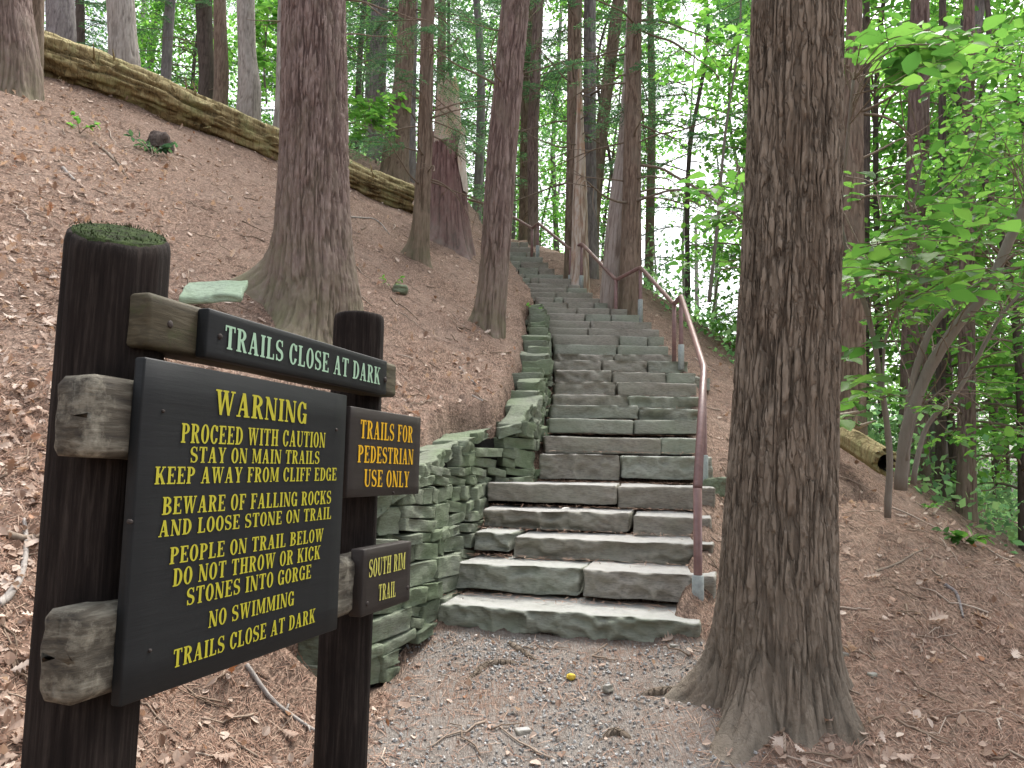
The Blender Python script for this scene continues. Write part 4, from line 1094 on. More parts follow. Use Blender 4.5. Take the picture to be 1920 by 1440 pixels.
# ---------------------------------------------------------------- fallen logs
def log_mesh(name, label, pts, r, mat, seg=90, n=260, seed=0):
    pts = spline(pts, n); r = np.interp(np.linspace(0, 1, n), np.linspace(0, 1, len(r)), r)
    t = empty(name, tuple(pts[n // 2] - np.array([0, 0, r[n // 2]])), label, 'fallen log')
    T_ = np.gradient(pts, axis=0); T_ /= np.linalg.norm(T_, axis=1, keepdims=True)
    U = np.cross(T_, [0, 0, 1.0]); U /= np.linalg.norm(U, axis=1, keepdims=True); B = np.cross(U, T_)
    th = np.linspace(0, 6.2832, seg, endpoint=False)
    s = np.concatenate([[0], np.cumsum(np.linalg.norm(np.diff(pts, axis=0), axis=1))])
    p = np.stack([np.cos(th)[None] * .9 + 0 * s[:, None], np.sin(th)[None] * .9 + 0 * s[:, None], s[:, None] * .62 + seed + 0 * th], -1)
    a = fbm(p * 2.2, 3); b = fbm(p * np.array([7, 7, 4]), 4); cr = sstep(.0, .2, np.abs(fbm(p * np.array([5, 5, 1.6]) + 8, 3)))
    R_ = r[:, None] * (1 + .15 * a + .13 * b) - .05 * (1 - cr) - .06 * sstep(.10, .22, a)
    for e, q in ((0, -1), (n - 1, 1)): pass
    V = pts[:, None] + (np.cos(th)[None, :, None] * U[:, None] + np.sin(th)[None, :, None] * B[:, None]) * R_[..., None]
    V[-1] += T_[-1] * (.25 * fbm(np.stack([np.cos(th) * 3, np.sin(th) * 3, th * 0], -1), 3))[:, None]
    bk = np.clip(.15 + .85 * cr * (.55 + .5 * b + .35 * np.sin(th)[None]), 0, 1)
    k = np.arange(seg); N = n * seg
    Vf = np.vstack([V.reshape(-1, 3), V[0].mean(0), V[-1].mean(0) - T_[-1] * .10])
    cap = np.vstack([np.stack([np.full(seg, N), (k + 1) % seg, k], -1), np.stack([np.full(seg, N + 1), (n - 1) * seg + k, (n - 1) * seg + (k + 1) % seg], -1)])
    me = mesh_np('log_body', local(t, Vf), np.concatenate([grid_faces(n, seg).ravel(), cap.ravel()]), np.concatenate([np.full((n - 1) * seg, 4), np.full(2 * seg, 3)]), True, {'bk': np.append(bk.ravel(), [.1, .1])})
    link('log_body', me, M[mat], t)
    return t
pl = []
for u, v, d in ((40, 96, 10.6), (200, 152, 11.3), (350, 210, 12.0), (500, 274, 12.7), (650, 336, 13.4), (768, 380, 14.0)): pl.append(tuple(P(u, v, d)))
lg = log_mesh('fallen_log', 'long rotting yellowish log lying down the slope behind the thick trunk', pl, [.37, .365, .35, .335, .335, .30], 'log')
mb = MB(); lr = np.random.RandomState(2)
for q in range(22):                                             # splinters and stubs of the rotten end and flank
    i = lr.rand(); b = spline(pl, 100)[int(i * 99)]
    d_ = np.array([lr.normal(0, .5), -1, lr.normal(0, .6)]); d_ /= np.linalg.norm(d_)
    tube(mb, [b + d_ * .26, b + d_ * .34, b + d_ * lr.uniform(.40, .55) + lr.normal(0, .04, 3)], [.025, .018, .006], 5, a=.6)
mb.build('splinters', M['log'], lg, attr='bk')
# ---------------------------------------------------------------- foliage
DIA = [(0, 0, 0), (.45, .5, .05), (1, 0, 0), (.45, -.5, .05)]
DIAF = [(0, 3, 2, 1)]
OVAL = [(0, 0, 0), (.18, .30, .10), (.5, .5, .16), (.80, .30, .08), (1, 0, -.06), (.80, -.30, .08), (.5, -.5, .16), (.18, -.30, .10), (.5, 0, 0)]
OVALF = [(0, 8, 2, 1), (8, 4, 3, 2), (0, 7, 6, 8), (8, 6, 5, 4)]
def unit(v): return v / (np.linalg.norm(v, axis=-1, keepdims=True) + 1e-9)
def hemlock_parts(seed, zlo, zhi, nb, lmax, step=.040, ql=.060, qw=.020, tuft=1.0):
    rs = np.random.RandomState(seed)
    C, D, N = [], [], []; limb = MB()
    for q in range(nb):
        z = zlo + (zhi - zlo) * (q + rs.rand()) / nb; a = rs.uniform(0, 6.283)
        L = lmax * rs.uniform(.45, 1.0) * (1 - .35 * (z - zlo) / (zhi - zlo))
        e = np.array([math.cos(a), math.sin(a), 0]); sd = np.array([-e[1], e[0], 0])
        rise, dr = rs.uniform(-.05, .30), rs.uniform(.2, .55); bend = rs.uniform(-.25, .25)
        def axis_(t): return np.array([0, 0, z]) + e * (L * t)[..., None] + sd * (bend * L * t * t)[..., None] + np.array([0, 0, 1.0]) * (L * (rise * t - dr * t * t))[..., None]
        tt = np.linspace(0, 1, 9)
        tube(limb, axis_(tt), np.linspace(.008 + .006 * L, .003, 9), 4, a=.5)
        ts = np.arange(rs.uniform(.12, .35), 1.0, .070 / L); ts = np.clip(ts + rs.uniform(-.01, .01, len(ts)), 0, .995)
        for t in ts:
            for sgn in (-1, 1):
                if rs.rand() < .12: continue
                tl = (.06 + .42 * L * (1 - t) ** .8 * min(1, .35 + t * 2)) * rs.uniform(.55, 1.1)
                tl = min(tl, .75)
                b = axis_(np.array([t]))[0]
                td = unit(e * .62 + sd * sgn * .78 + np.array([0, 0, rs.uniform(-.35, .10)]))
                k = max(2, int(tl / step)); s = (np.arange(k) + rs.rand(k) * .6) / k
                pc = b + td * (tl * s)[:, None] + np.array([0, 0, -1.0]) * (.35 * tl * s * s)[:, None]
                for sg in (-1, 1):
                    dd = unit(td * .75 + (e * .5 - sd * sgn * .55) * sg * .8 + rs.normal(0, .22, (k, 3)))
                    C.append(pc); D.append(dd); N.append(np.array([0, 0, 1.0]) + rs.normal(0, .30, (k, 3)))
    return np.vstack(C), np.vstack(D), np.vstack(N), limb
HEM = []
def hem_variant(seed, zlo, zhi, nb, lmax, **kw):
    C, D, N, limb = hemlock_parts(seed, zlo, zhi, nb, lmax, **kw)
    rs = np.random.RandomState(seed + 1); n = len(C)
    o = template('crown', DIA, DIAF, C, D, N, rs.uniform(.045, .085, n) * kw.get('ql', .06) / .06, rs.uniform(.016, .026, n), M['hemlock'])
    l_ = limb.build('limbs', M['twig'], attr='bk')
    me, lm = o.data, l_.data
    bpy.data.objects.remove(o); bpy.data.objects.remove(l_)
    return me, lm
HEM.append(hem_variant(101, 3.2, 15, 46, 2.3))
HEM.append(hem_variant(102, 1.2, 13, 58, 2.7))
HEM.append(hem_variant(103, 0.5, 9, 50, 1.9))
HEM.append(hem_variant(104, 4.6, 16, 40, 2.9))
def add_crown(t, k, rot, dz=0.0, sc=1.0, dx=0.0):
    for nm, me in zip(('crown', 'limbs'), HEM[k]):
        o = bpy.data.objects.new(nm, me); COL.objects.link(o); o.parent = t
        o.location = (dx, 0, dz); o.rotation_euler = (0, 0, rot); o.scale = (sc, sc, sc)
        if nm == 'crown': o['label'] = 'feathery dark green hemlock foliage'
for key, k, rot, dz, sc in (('s1', 1, .3, 0, 1), ('s2', 0, 1.3, .3, 1), ('r1', 0, 2.2, .2, .9), ('r4', 3, 4.1, -1, 1), ('p2', 0, 5.0, .9, .8), ('b1', 3, .8, -.5, .9),
                            ('b2', 0, 3.6, 0, .9), ('v1', 1, 2.0, .6, .9), ('d1', 0, 1.1, .8, .9), ('g2', 1, 4.4, 1, .9), ('thin', 3, 2.4, -1.0, .55)):
    add_crown(T[key][0], k, rot, dz, sc)

# whole hemlocks deeper in the wood
def back_trunk_mesh(seed, r, h, bend=.3):
    rs = np.random.RandomState(seed); mb = MB()
    pts = [(0, 0, -.6), (0, 0, 0), (rs.normal(0, .06), rs.normal(0, .06), h * .3), (rs.normal(0, bend), rs.normal(0, bend), h * .65), (rs.normal(0, bend * 1.5), rs.normal(0, bend * 1.5), h)]
    p = spline(pts, 40); rr = np.linspace(r * 1.02, r * .35, 40); rr[:3] *= 1.35; rr[3:5] *= 1.1
    tube(mb, p, rr, 16, a=.6, rough=.10, seed=seed)
    o = mb.build('trunk', None, attr='bk') if False else None
    V = mb.verts(); me = mesh_np('trunk', V, np.concatenate(mb.L), np.concatenate(mb.S), True, {'bk': .5 + .5 * fbm(V * np.array([9, 9, 1.2]), 3)})
    return me
BT = [back_trunk_mesh(1, .17, 17), back_trunk_mesh(2, .12, 15), back_trunk_mesh(3, .22, 18), back_trunk_mesh(4, .075, 12, .6)]
for me, mt in zip(BT, ('bark_brown', 'bark_dark', 'bark_grey', 'bark_dark')): me.materials.append(M[mt])
def back_tree(x, y, k, c, sc, rot, label, group, name='hemlock_tree'):
    t = empty(name, (x, y, Hs(x, y)), label, 'tree', group)
    o = bpy.data.objects.new('trunk', BT[k]); COL.objects.link(o); o.parent = t; o.rotation_euler = (0, 0, rot); o.scale = (sc, sc, 1)
    if c is not None: add_crown(t, c, rot + 1, 0, sc)
    return t
br = random.Random(77)
spots = []
for u, Y in ((60, 22), (180, 24), (285, 21), (330, 27), (520, 24), (655, 22), (668, 28), (735, 25), (810, 21), (835, 27), (888, 24), (1150, 24), (1215, 20), (1330, 40), (1290, 17.5), (1440, 16),
             (1870, 30), (1990, 20), (-60, 20), (-120, 26), (2060, 20), (440, 30), (240, 32), (2100, 26)):
    spots.append((ray(u, 600).x * Y, Y))
for i, (x, y) in enumerate(spots):
    back_tree(x, y, 3 if y < 19 else i % 4, (1, 2, 0, 2, 1)[i % 5], br.uniform(.8, 1.15), br.uniform(0, 6.28), 'slim dark hemlock with feathery green branches in the forest behind the numbered trunks'.replace(' numbered', ' nearer'), 'hemlocks of the background forest')

# broadleaf trees: bright leaves in loose layers
def broadleaf_parts(seed, zlo, zhi, rmax, nb, per, size):
    rs = np.random.RandomState(seed); limb = MB(); C, D, N, Ls = [], [], [], []
    for q in range(nb):
        z = zlo + (zhi - zlo) * (q + rs.rand()) / nb; a = rs.uniform(0, 6.283)
        f = (z - zlo) / (zhi - zlo); L = rmax * rs.uniform(.5, 1.05) * math.sqrt(max(.15, 1 - (2 * f - .8) ** 2 * .8))
        e = np.array([math.cos(a), math.sin(a), 0]); sd = np.array([-e[1], e[0], 0]); rise = rs.uniform(.1, .6)
        ax_ = lambda t: np.array([0, 0, z]) + e * (L * t)[:, None] + np.array([0, 0, 1.0]) * (L * (rise * t - .3 * t * t))[:, None]
        tube(limb, ax_(np.linspace(0, 1, 8)), np.linspace(.012 + .007 * L, .003, 8), 5, a=.6)
        k = int(per * rs.uniform(.6, 1.2)); t = .25 + .8 * rs.rand(k) ** .8
        c = ax_(t) + sd * (rs.normal(0, .26, k) * L * (1.15 - t * .6))[:, None] + rs.normal(0, 1, (k, 3)) * np.array([.10, .10, .09])
        C.append(c); D.append(e * .4 + sd * rs.normal(0, .8, k)[:, None] + rs.normal(0, .5, (k, 3)) + np.array([0, 0, -.25])); N.append(np.array([0, 0, 1.0]) + rs.normal(0, .38, (k, 3)))
        Ls.append(rs.uniform(.7, 1.3, k) * size)
    return np.vstack(C), np.vstack(D), np.vstack(N), np.concatenate(Ls), limb
BRD = []
for sd_, zl, zh, rm, nb_, per_, sz_ in ((201, 2.0, 10, 2.6, 60, 110, .13), (202, .8, 6.5, 2.2, 48, 95, .12), (203, 3.0, 14, 3.2, 80, 120, .15)):
    C, D, N, Ls, limb = broadleaf_parts(sd_, zl, zh, rm, nb_, per_, sz_)
    o = template('crown', OVAL, OVALF, C, D, N, Ls, Ls * .62, M['maple'])
    l_ = limb.build('limbs', M['twig'], attr='bk')
    BRD.append((o.data, l_.data)); bpy.data.objects.remove(o); bpy.data.objects.remove(l_)
lts = ((1420, 21, 0), (1500, 15, 1), (1650, 14, 0), (1780, 12.5, 1), (1860, 18, 2), (1980, 15, 2), (1900, 10.5, 1), (1850, 21, 2), (1880, 25, 0), (1130, 31, 2), (1600, 28, 2), (560, 26, 0), (330, 23, 1), (300, 30, 2), (690, 33, 2), (900, 34, 2), (2080, 25, 2), (1010, 36, 0), (1750, 30, 0))
for i, (u, Y, k) in enumerate(lts):
    x = ray(u, 600).x * Y
    t = empty('maple_tree', (x, Y, Hs(x, Y)), 'slender young broadleaf tree with bright translucent leaves in the lit background wood', 'tree', 'bright broadleaf trees of the background forest')
    o = bpy.data.objects.new('trunk', BT[3]); COL.objects.link(o); o.parent = t; o.rotation_euler = (0, 0, i)
    for nm, me in zip(('crown', 'limbs'), BRD[k]):
        o = bpy.data.objects.new(nm, me); COL.objects.link(o); o.parent = t; o.rotation_euler = (0, 0, i * 1.7); s_ = br.uniform(.85, 1.2); o.scale = (s_, s_, s_)

# the far wood across the gorge and over the crest: one mass
def far_woods():
    rs = np.random.RandomState(9); n = 900000
    Y = rs.uniform(30, 64, n); X = rs.uniform(-1.05, 1.25, n) * Y * .85; Z = rs.uniform(-10, 34, n)
    g = H(X, Y, False)
    big = fbm(np.stack([X * .14, Y * .10, Z * .16], -1), 3); sm = fbm(np.stack([X * .7, Y * .5, Z * .9], -1), 2)
    keep = (Z > g) & (big + .55 * sm > .06) & (rs.rand(n) < np.where(X > .1 * Y, .42, .72))
    # open sky over the gorge, to the right of the stair head
    ax_ = X / Y; az = (Z - CAMZ) / Y
    gap = np.exp(-(((ax_ - .245) / .068) ** 2 + ((az - .40) / .085) ** 2)) + np.exp(-(((ax_ - .04) / .03) ** 2 + ((az - .60) / .06) ** 2)) + .9 * np.exp(-(((ax_ - .235) / .05) ** 2 + ((az - .24) / .03) ** 2)) + .8 * np.exp(-(((ax_ - .55) / .04) ** 2 + ((az - .0) / .05) ** 2)) + .8 * np.exp(-(((ax_ - .49) / .03) ** 2 + ((az - .44) / .05) ** 2))
    keep &= rs.rand(n) > gap * 1.3
    X, Y, Z = X[keep], Y[keep], Z[keep]; n = len(X)
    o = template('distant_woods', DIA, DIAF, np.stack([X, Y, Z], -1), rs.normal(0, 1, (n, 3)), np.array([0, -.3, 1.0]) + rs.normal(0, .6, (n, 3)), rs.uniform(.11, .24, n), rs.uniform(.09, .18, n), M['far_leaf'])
    tag(o, kind='stuff')
    mb = MB()
    for _ in range(40):
        y = rs.uniform(28, 58); x = rs.uniform(-.75, .85) * y; g_ = float(H(np.array([x]), np.array([y]), False)[0]); r = rs.uniform(.08, .28)
        tube(mb, [(x, y, g_ - .5), (x + rs.normal(0, .3), y, g_ + 8), (x + rs.normal(0, .7), y, g_ + 20)], [r, r * .8, r * .4], 7, a=.5)
    tag(mb.build('distant_trunks', M['bark_grey'], attr='bk'), kind='stuff')
far_woods()

# ---------------------------------------------------------------- understorey shrubs on the right
def leafy_shrub(name, label, stems, twigs, leafsz, mat, seed, cat='shrub', stem_mat='bark_smooth', droop=.25):
    rs = np.random.RandomState(seed)
    b = stems[0][0][0]
    base = P(b[0], b[1], b[2]); base.z = Hs(base.x, base.y)
    t = empty(name, base, label, cat)
    curves = []
    for pts, r0, r1 in stems:
        p = [tuple(P(*q)) for q in pts]; p = spline(p, 40); p[0, 2] -= .06
        mb = MB(); tube(mb, p, np.linspace(r0, r1, 40), 12 if r0 > .03 else 8, a=.55, rough=.10, seed=seed); mb.build('stem', M[stem_mat], t, attr='bk')
        curves.append(p)
    C, D, N, Ls = [], [], [], []; mb = MB()
    allp = np.vstack([c[10:] for c in curves])
    for (x, y, z, n) in twigs:
        c = np.array([x, y, z]); dq = np.linalg.norm(allp - c - np.array([0, 0, -.2]), axis=1); s = allp[rs.choice(np.where(dq < dq.min() * 1.25 + .05)[0])]
        L = rs.uniform(.35, .7); a = math.atan2(c[1] - s[1], c[0] - s[0]) + rs.normal(0, .9)
        e = np.array([math.cos(a), math.sin(a), rs.uniform(-.15, .2)])
        st = c - e * L * .5
        if np.linalg.norm(st - s) < 1.0: tube(mb, spline([s, (s + st) / 2 + rs.normal(0, .06, 3) + np.array([0, 0, .04]), st, c, c + e * L * .5 - np.array([0, 0, .05])], 22), np.linspace(.0048, .0015, 22), 5, a=.5)
        else: tube(mb, [st, c, c + e * L * .5 - np.array([0, 0, .05])], [.004, .003, .002], 5, a=.5)
        sd = np.array([-e[1], e[0], 0])
        for i in range(n):
            f = (i + .5) / n; sg = 1 if i % 2 else -1
            C.append(st + e * L * f * 1.02 + np.array([0, 0, -.05 * f * f]) + rs.normal(0, .01, 3)); D.append(e * .55 + sd * sg * rs.uniform(.5, 1) + np.array([0, 0, -droop + rs.normal(0, .2)])); N.append(np.array([0, 0, 1.0]) + rs.normal(0, .30, 3)); Ls.append(leafsz * rs.uniform(.45, 1.35))
    mb.build('twigs', M['twig'], t, attr='bk')
    Ls = np.array(Ls)
    lv = template('leaves', OVAL, OVALF, C, D, N, Ls, Ls * rs.uniform(.62, .8, len(Ls)), M[mat], t)
    return t
rs = np.random.RandomState(31)
def cloud(n, box, nl=(6, 11), f=None):
    out = []
    while len(out) < n:
        v = rs.uniform(box[4], box[5]); u = rs.uniform(box[0], box[1]); y = rs.uniform(box[2], box[3])
        if f and not f(u, v): continue
        p = P(u, v, y); out.append((p.x, p.y, p.z, rs.randint(*nl)))
    return out
lf = lambda u, v: fbm(np.array([[u * .006, v * .012, 3.3]]), 2)[0] > -.12
leafy_shrub('witch_hazel', 'forked smooth grey multi-stemmed shrub bending right on the crest, full of green leaves',
    [([(1688, 905, 6.7), (1702, 800, 6.6), (1738, 700, 6.5), (1795, 610, 6.3), (1850, 545, 6.2), (1893, 450, 6.1), (1935, 360, 6.0)], .052, .034),
     ([(1697, 880, 6.7), (1704, 760, 6.6), (1728, 660, 6.5), (1765, 590, 6.4), (1840, 530, 6.2), (1940, 485, 6.0)], .034, .018),
     ([(1712, 895, 6.8), (1738, 800, 6.8), (1792, 738, 6.6), (1832, 672, 6.5), (1872, 600, 6.4), (1912, 550, 6.3)], .024, .012),
     ([(1700, 850, 6.5), (1722, 770, 6.4), (1750, 745, 6.3), (1775, 720, 6.2)], .012, .005)],
    cloud(210, (1590, 2000, 5.0, 8.4, 60, 600), (7, 13), f=lf) + cloud(14, (1700, 1960, 5.5, 8.0, 620, 820), (7, 12), f=lf), .088, 'witchhazel', 5)
leafy_shrub('sapling', 'thin upright grey sapling just right of the huge plated trunk, leafy at its top',
    [([(1664, 955, 5.9), (1668, 850, 5.8), (1652, 720, 5.7), (1630, 600, 5.6), (1592, 480, 5.5), (1574, 400, 5.4), (1585, 300, 5.2), (1600, 150, 5.0)], .026, .010),
     ([(1655, 740, 5.7), (1660, 640, 5.6), (1690, 560, 5.4), (1705, 430, 5.3), (1730, 300, 5.1)], .012, .005)],
    cloud(46, (1580, 1790, 4.2, 5.6, 60, 560), f=lf) + cloud(7, (1575, 1640, 4.8, 5.6, 640, 790)), .135, 'witchhazel', 6, cat='sapling')
leafy_shrub('sapling', 'leafy sapling partly hidden behind the left edge of the huge plated trunk',
    [([(1440, 660, 7.6), (1430, 560, 7.5), (1410, 470, 7.3), (1400, 380, 7.0), (1380, 300, 6.8)], .020, .008)],
    cloud(16, (1310, 1420, 6.0, 7.6, 300, 500), (5, 9)), .13, 'witchhazel', 7, cat='sapling')
leafy_shrub('maple_sapling', 'small bright green sapling growing behind the log right of the thick mossy rooted trunk',
    [([(705, 300, 15.5), (700, 260, 15.5), (694, 210, 15.4), (688, 180, 15.3)], .020, .008)],
    cloud(34, (655, 735, 14.6, 16.2, 175, 265), (8, 14)), .16, 'maple', 8, cat='sapling')
leafy_shrub('maple_sapling', 'bright green leafy sapling behind the pale straight trunk on the crest',
    [([(500, 190, 19.5), (495, 130, 19.4), (500, 60, 19.3), (506, 0, 19.2)], .030, .010)],
    cloud(60, (455, 530, 18.5, 20.5, -20, 180), (9, 15)), .17, 'maple', 9, cat='sapling')
leafy_shrub('maple_sapling', 'tall bright leaved sapling high over the right of the steps against the white sky',
    [([(1330, 560, 13.5), (1345, 420, 13.4), (1360, 250, 13.2), (1385, 80, 13.0), (1390, -40, 13.0)], .035, .012)],
    cloud(34, (1235, 1440, 12.0, 14.5, -40, 150), (9, 15)), .16, 'maple', 10, cat='sapling')

# low green growth on the gorge side and beyond the crest
def undergrowth():
    rs = np.random.RandomState(12); n = 120000
    Y = rs.uniform(9, 44, n); X = rs.uniform(-.62, 1.0, n) * Y
    rt = X > np.interp(Y, _cy, _cx) + 1.0; lt = (hill(X, Y) > 8.2) & (X < -1.5) & (Y > 17)
    k = (rt | lt) & (fbm(stack(X * .5, Y * .5, 4.0), 3) > -.18); X, Y = X[k], Y[k]; n = len(X)
    h = rs.rand(n) ** 1.7 * (1.0 + .9 * fbm(stack(X * .35, Y * .35, 8.0), 2))
    L = rs.uniform(.06, .15, n)
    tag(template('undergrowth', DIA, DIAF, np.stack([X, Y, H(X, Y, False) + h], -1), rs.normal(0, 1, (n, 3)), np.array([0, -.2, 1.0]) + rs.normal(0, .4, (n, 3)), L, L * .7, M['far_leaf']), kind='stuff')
undergrowth()
# ---------------------------------------------------------------- litter on the ground
def gnorm(X, Y, e=.03):
    zx = (H(X + e, Y) - H(X - e, Y)) / (2 * e); zy = (H(X, Y + e) - H(X, Y - e)) / (2 * e)
    N = np.stack([-zx, -zy, np.ones_like(zx)], -1)
    return unit(N)
def on_steps(X, Y):
    return (X > np.interp(Y, SD, SXL) - .12) & (X < np.interp(Y, SD, SXR) + .02) & (Y > SD[0] - (X - .36) * .30 - .05) & (Y < 17.2)
def in_wall(X, Y):
    w = xw(Y); return (X > w - .36) & (X < w + .05) & (Y > 4.2) & (Y < 12.5)
def sample(n, rs, y0, y1, xa=-.75, xb=.80, p=1.0):
    """points of the visible slope, thinning out with distance"""
    u = rs.rand(n); Y = (y0 ** (-p + 1e-6) + u * (y1 ** (-p + 1e-6) - y0 ** (-p + 1e-6))) ** (1 / (-p + 1e-6))
    X = rs.uniform(xa, xb, n) * (Y + 1.6)
    k = ~on_steps(X, Y) & ~in_wall(X, Y)
    return X[k], Y[k]
def surf(X, Y, lift): return np.stack([X, Y, H(X, Y) + lift], -1)
rs = np.random.RandomState(40)
# conifer needles
X, Y = sample(330000, rs, 1.9, 17, p=.75)
pm = path_mask(X, Y); den = .55 + .6 * fbm(stack(X * 1.3, Y * 1.3, 2.0), 3)
k = rs.rand(len(X)) < np.clip(den, .1, 1) * (1 - .80 * pm) ; X, Y = X[k], Y[k]; n = len(X)
N = gnorm(X, Y); Dn = unit(rs.normal(0, 1, (n, 3)) + rs.normal(0, .25, (n, 1)) * np.array([1, 0, 0])); Dn = unit(Dn - N * np.sum(Dn * N, 1, keepdims=True) + N * rs.normal(0, .14, (n, 1)))
sc = 1 + .10 * np.maximum(Y - 3, 0)
tag(template('fallen_needles', [(-.5, -.5, 0), (-.5, .5, 0), (0, .5, .9), (0, -.5, .9), (.5, .5, 0), (.5, -.5, 0)], [(0, 3, 2, 1), (3, 5, 4, 2)], surf(X, Y, .004), Dn, N, rs.uniform(.03, .085, n) * sc, rs.uniform(.0016, .0032, n) * sc, M['needle_litter'], smooth=False), kind='stuff')
# oak leaves
OAK = [(0, 0, 0), (.10, .05, 0), (.20, .22, 0), (.28, .10, 0), (.40, .36, 0), (.48, .14, 0), (.62, .42, 0), (.68, .16, 0), (.82, .26, 0), (.86, .10, 0), (1, .02, 0),
       (.86, -.12, 0), (.80, -.28, 0), (.66, -.15, 0), (.58, -.40, 0), (.46, -.13, 0), (.36, -.34, 0), (.26, -.09, 0), (.18, -.20, 0), (.08, -.04, 0)]
def oak_variant(c1, c2, tw):
    return [(x, y, c1 * (abs(y) * 1.6) ** 1.5 + c2 * (x - .45) ** 2 + tw * x * y) for x, y, _ in OAK]
FAN = [(0, 1, 19), (1, 2, 3), (1, 3, 17), (1, 17, 19), (19, 17, 18), (3, 4, 5), (3, 5, 15), (3, 15, 17), (17, 15, 16), (5, 6, 7), (5, 7, 13), (5, 13, 15), (15, 13, 14), (7, 8, 9), (7, 9, 11), (7, 11, 13), (13, 11, 12), (9, 10, 11)]
for q, (c1, c2, tw) in enumerate(((.35, .25, .2), (-.3, .45, -.3), (.55, -.3, .4))):
    X, Y = sample(14000, rs, 1.9, 17, p=.45)
    left = sstep(.4, -2.2, X - xw(Y)); cl = fbm(stack(X * .9, Y * .9, 7.0 + q), 3)
    pr = np.where(X < xw(Y), .14 + .80 * sstep(.25, .70, -X / Y), .055) * np.clip(.75 + 1.5 * cl, .05, 1.3)
    pr = pr + .55 * np.exp(-((X - (xw(Y) - .75)) / .3) ** 2) * (Y > 4.6) * (Y < 8)
    pr = pr * (1 - .85 * path_mask(X, Y))
    k = rs.rand(len(X)) < pr; X, Y = X[k], Y[k]; n = len(X)
    N = unit(gnorm(X, Y) + rs.normal(0, .28, (n, 3))); L = rs.uniform(.045, .105, n)
    tag(template('dead_leaves', oak_variant(c1, c2, tw), FAN, surf(X, Y, .010 + .01 * rs.rand(n)), rs.normal(0, 1, (n, 3)), N, L, L * rs.uniform(.75, 1.0, n), M['leaf_litter'], smooth=False), kind='stuff')
# small oval dead leaves and scraps
X, Y = sample(42000, rs, 1.9, 17, p=.5)
k = rs.rand(len(X)) < (.22 + .5 * sstep(.2, .7, -X / Y)) * (1 - .75 * path_mask(X, Y)); X, Y = X[k], Y[k]; n = len(X)
L = rs.uniform(.018, .06, n)
tag(template('leaf_scraps', OVAL, OVALF, surf(X, Y, .008), rs.normal(0, 1, (n, 3)), unit(gnorm(X, Y) + rs.normal(0, .35, (n, 3))), L, L * rs.uniform(.5, .9, n), M['leaf_litter'], smooth=False), kind='stuff')
# gravel
PEB = []
for zz, rr_, m_ in ((-.28, .6, 5), (.05, 1.0, 6), (.34, .6, 5)):
    for q in range(m_): PEB.append((rr_ * .5 * math.cos(q * 6.283 / m_ + zz * 3), rr_ * .5 * math.sin(q * 6.283 / m_ + zz * 3), zz))
PEB += [(0, 0, -.42), (0, 0, .46)]
PF = []
for q in range(5):
    PF += [(16, (q + 1) % 5, q), (17, 11 + q, 11 + (q + 1) % 5)]
def ring_f(a, na, b, nb):
    i = j = 0; out = []
    while i < na or j < nb:
        if j * na <= i * nb and j < nb or i >= na: out.append((a + i % na, b + (j + 1) % nb, b + j % nb)); j += 1
        else: out.append((a + i % na, a + (i + 1) % na, b + j % nb)); i += 1
    return out
PF += ring_f(0, 5, 5, 6) + ring_f(5, 6, 11, 5)
for q in range(3):
    n = 8200; Y = rs.uniform(2.7, 5.3, n); X = rs.uniform(-.75, 1.7, n)
    cl = fbm(stack(X * 2.2, Y * 2.2, 1.0), 3)
    k = (rs.rand(n) < path_mask(X, Y) * np.clip(.50 + 1.1 * cl, .06, 1)) & ~on_steps(X, Y) | (rs.rand(n) < .012) & ~on_steps(X, Y) & ~in_wall(X, Y)
    X, Y = X[k], Y[k]; n = len(X)
    L = .0045 + .022 * rs.rand(n) ** 3.4
    var = [(a * (1 + .3 * rs.normal()), b * (1 + .25 * rs.normal()), c * (1 + .3 * rs.normal())) for a, b, c in PEB]
    tag(template('gravel', var, PF, surf(X, Y, .0015 + L * .12), rs.normal(0, 1, (n, 3)), unit(np.array([0, 0, 1.0]) + rs.normal(0, .3, (n, 3))), L, L * rs.uniform(.6, .95, n), M['gravel'], smooth=False), kind='stuff')
# twigs
mb = MB(); X, Y = sample(1900, rs, 1.9, 16, p=.6)
k = rs.rand(len(X)) > .8 * path_mask(X, Y)
for x, y in zip(X[k], Y[k]):
    L = rs.uniform(.08, .5) * (1.2 if rs.rand() < .1 else .75); a = rs.uniform(0, 6.283)
    m = 7; t = np.linspace(-.5, .5, m); bx = x + L * t * math.cos(a) + rs.normal(0, .02, m) * L * 2; by = y + L * t * math.sin(a) + rs.normal(0, .02, m) * L * 2
    r = rs.uniform(.0018, .006) * (1 + .06 * y)
    if np.any(on_steps(bx, by) | in_wall(bx, by)) or np.ptp(H(bx, by)) > .9 * L: continue
    tube(mb, np.stack([bx, by, H(bx, by) + r * .6 + rs.uniform(0, .012)], -1), np.linspace(r, r * .45, m), 5)
tag(mb.build('twig_litter', M['twig_litter']), kind='stuff')
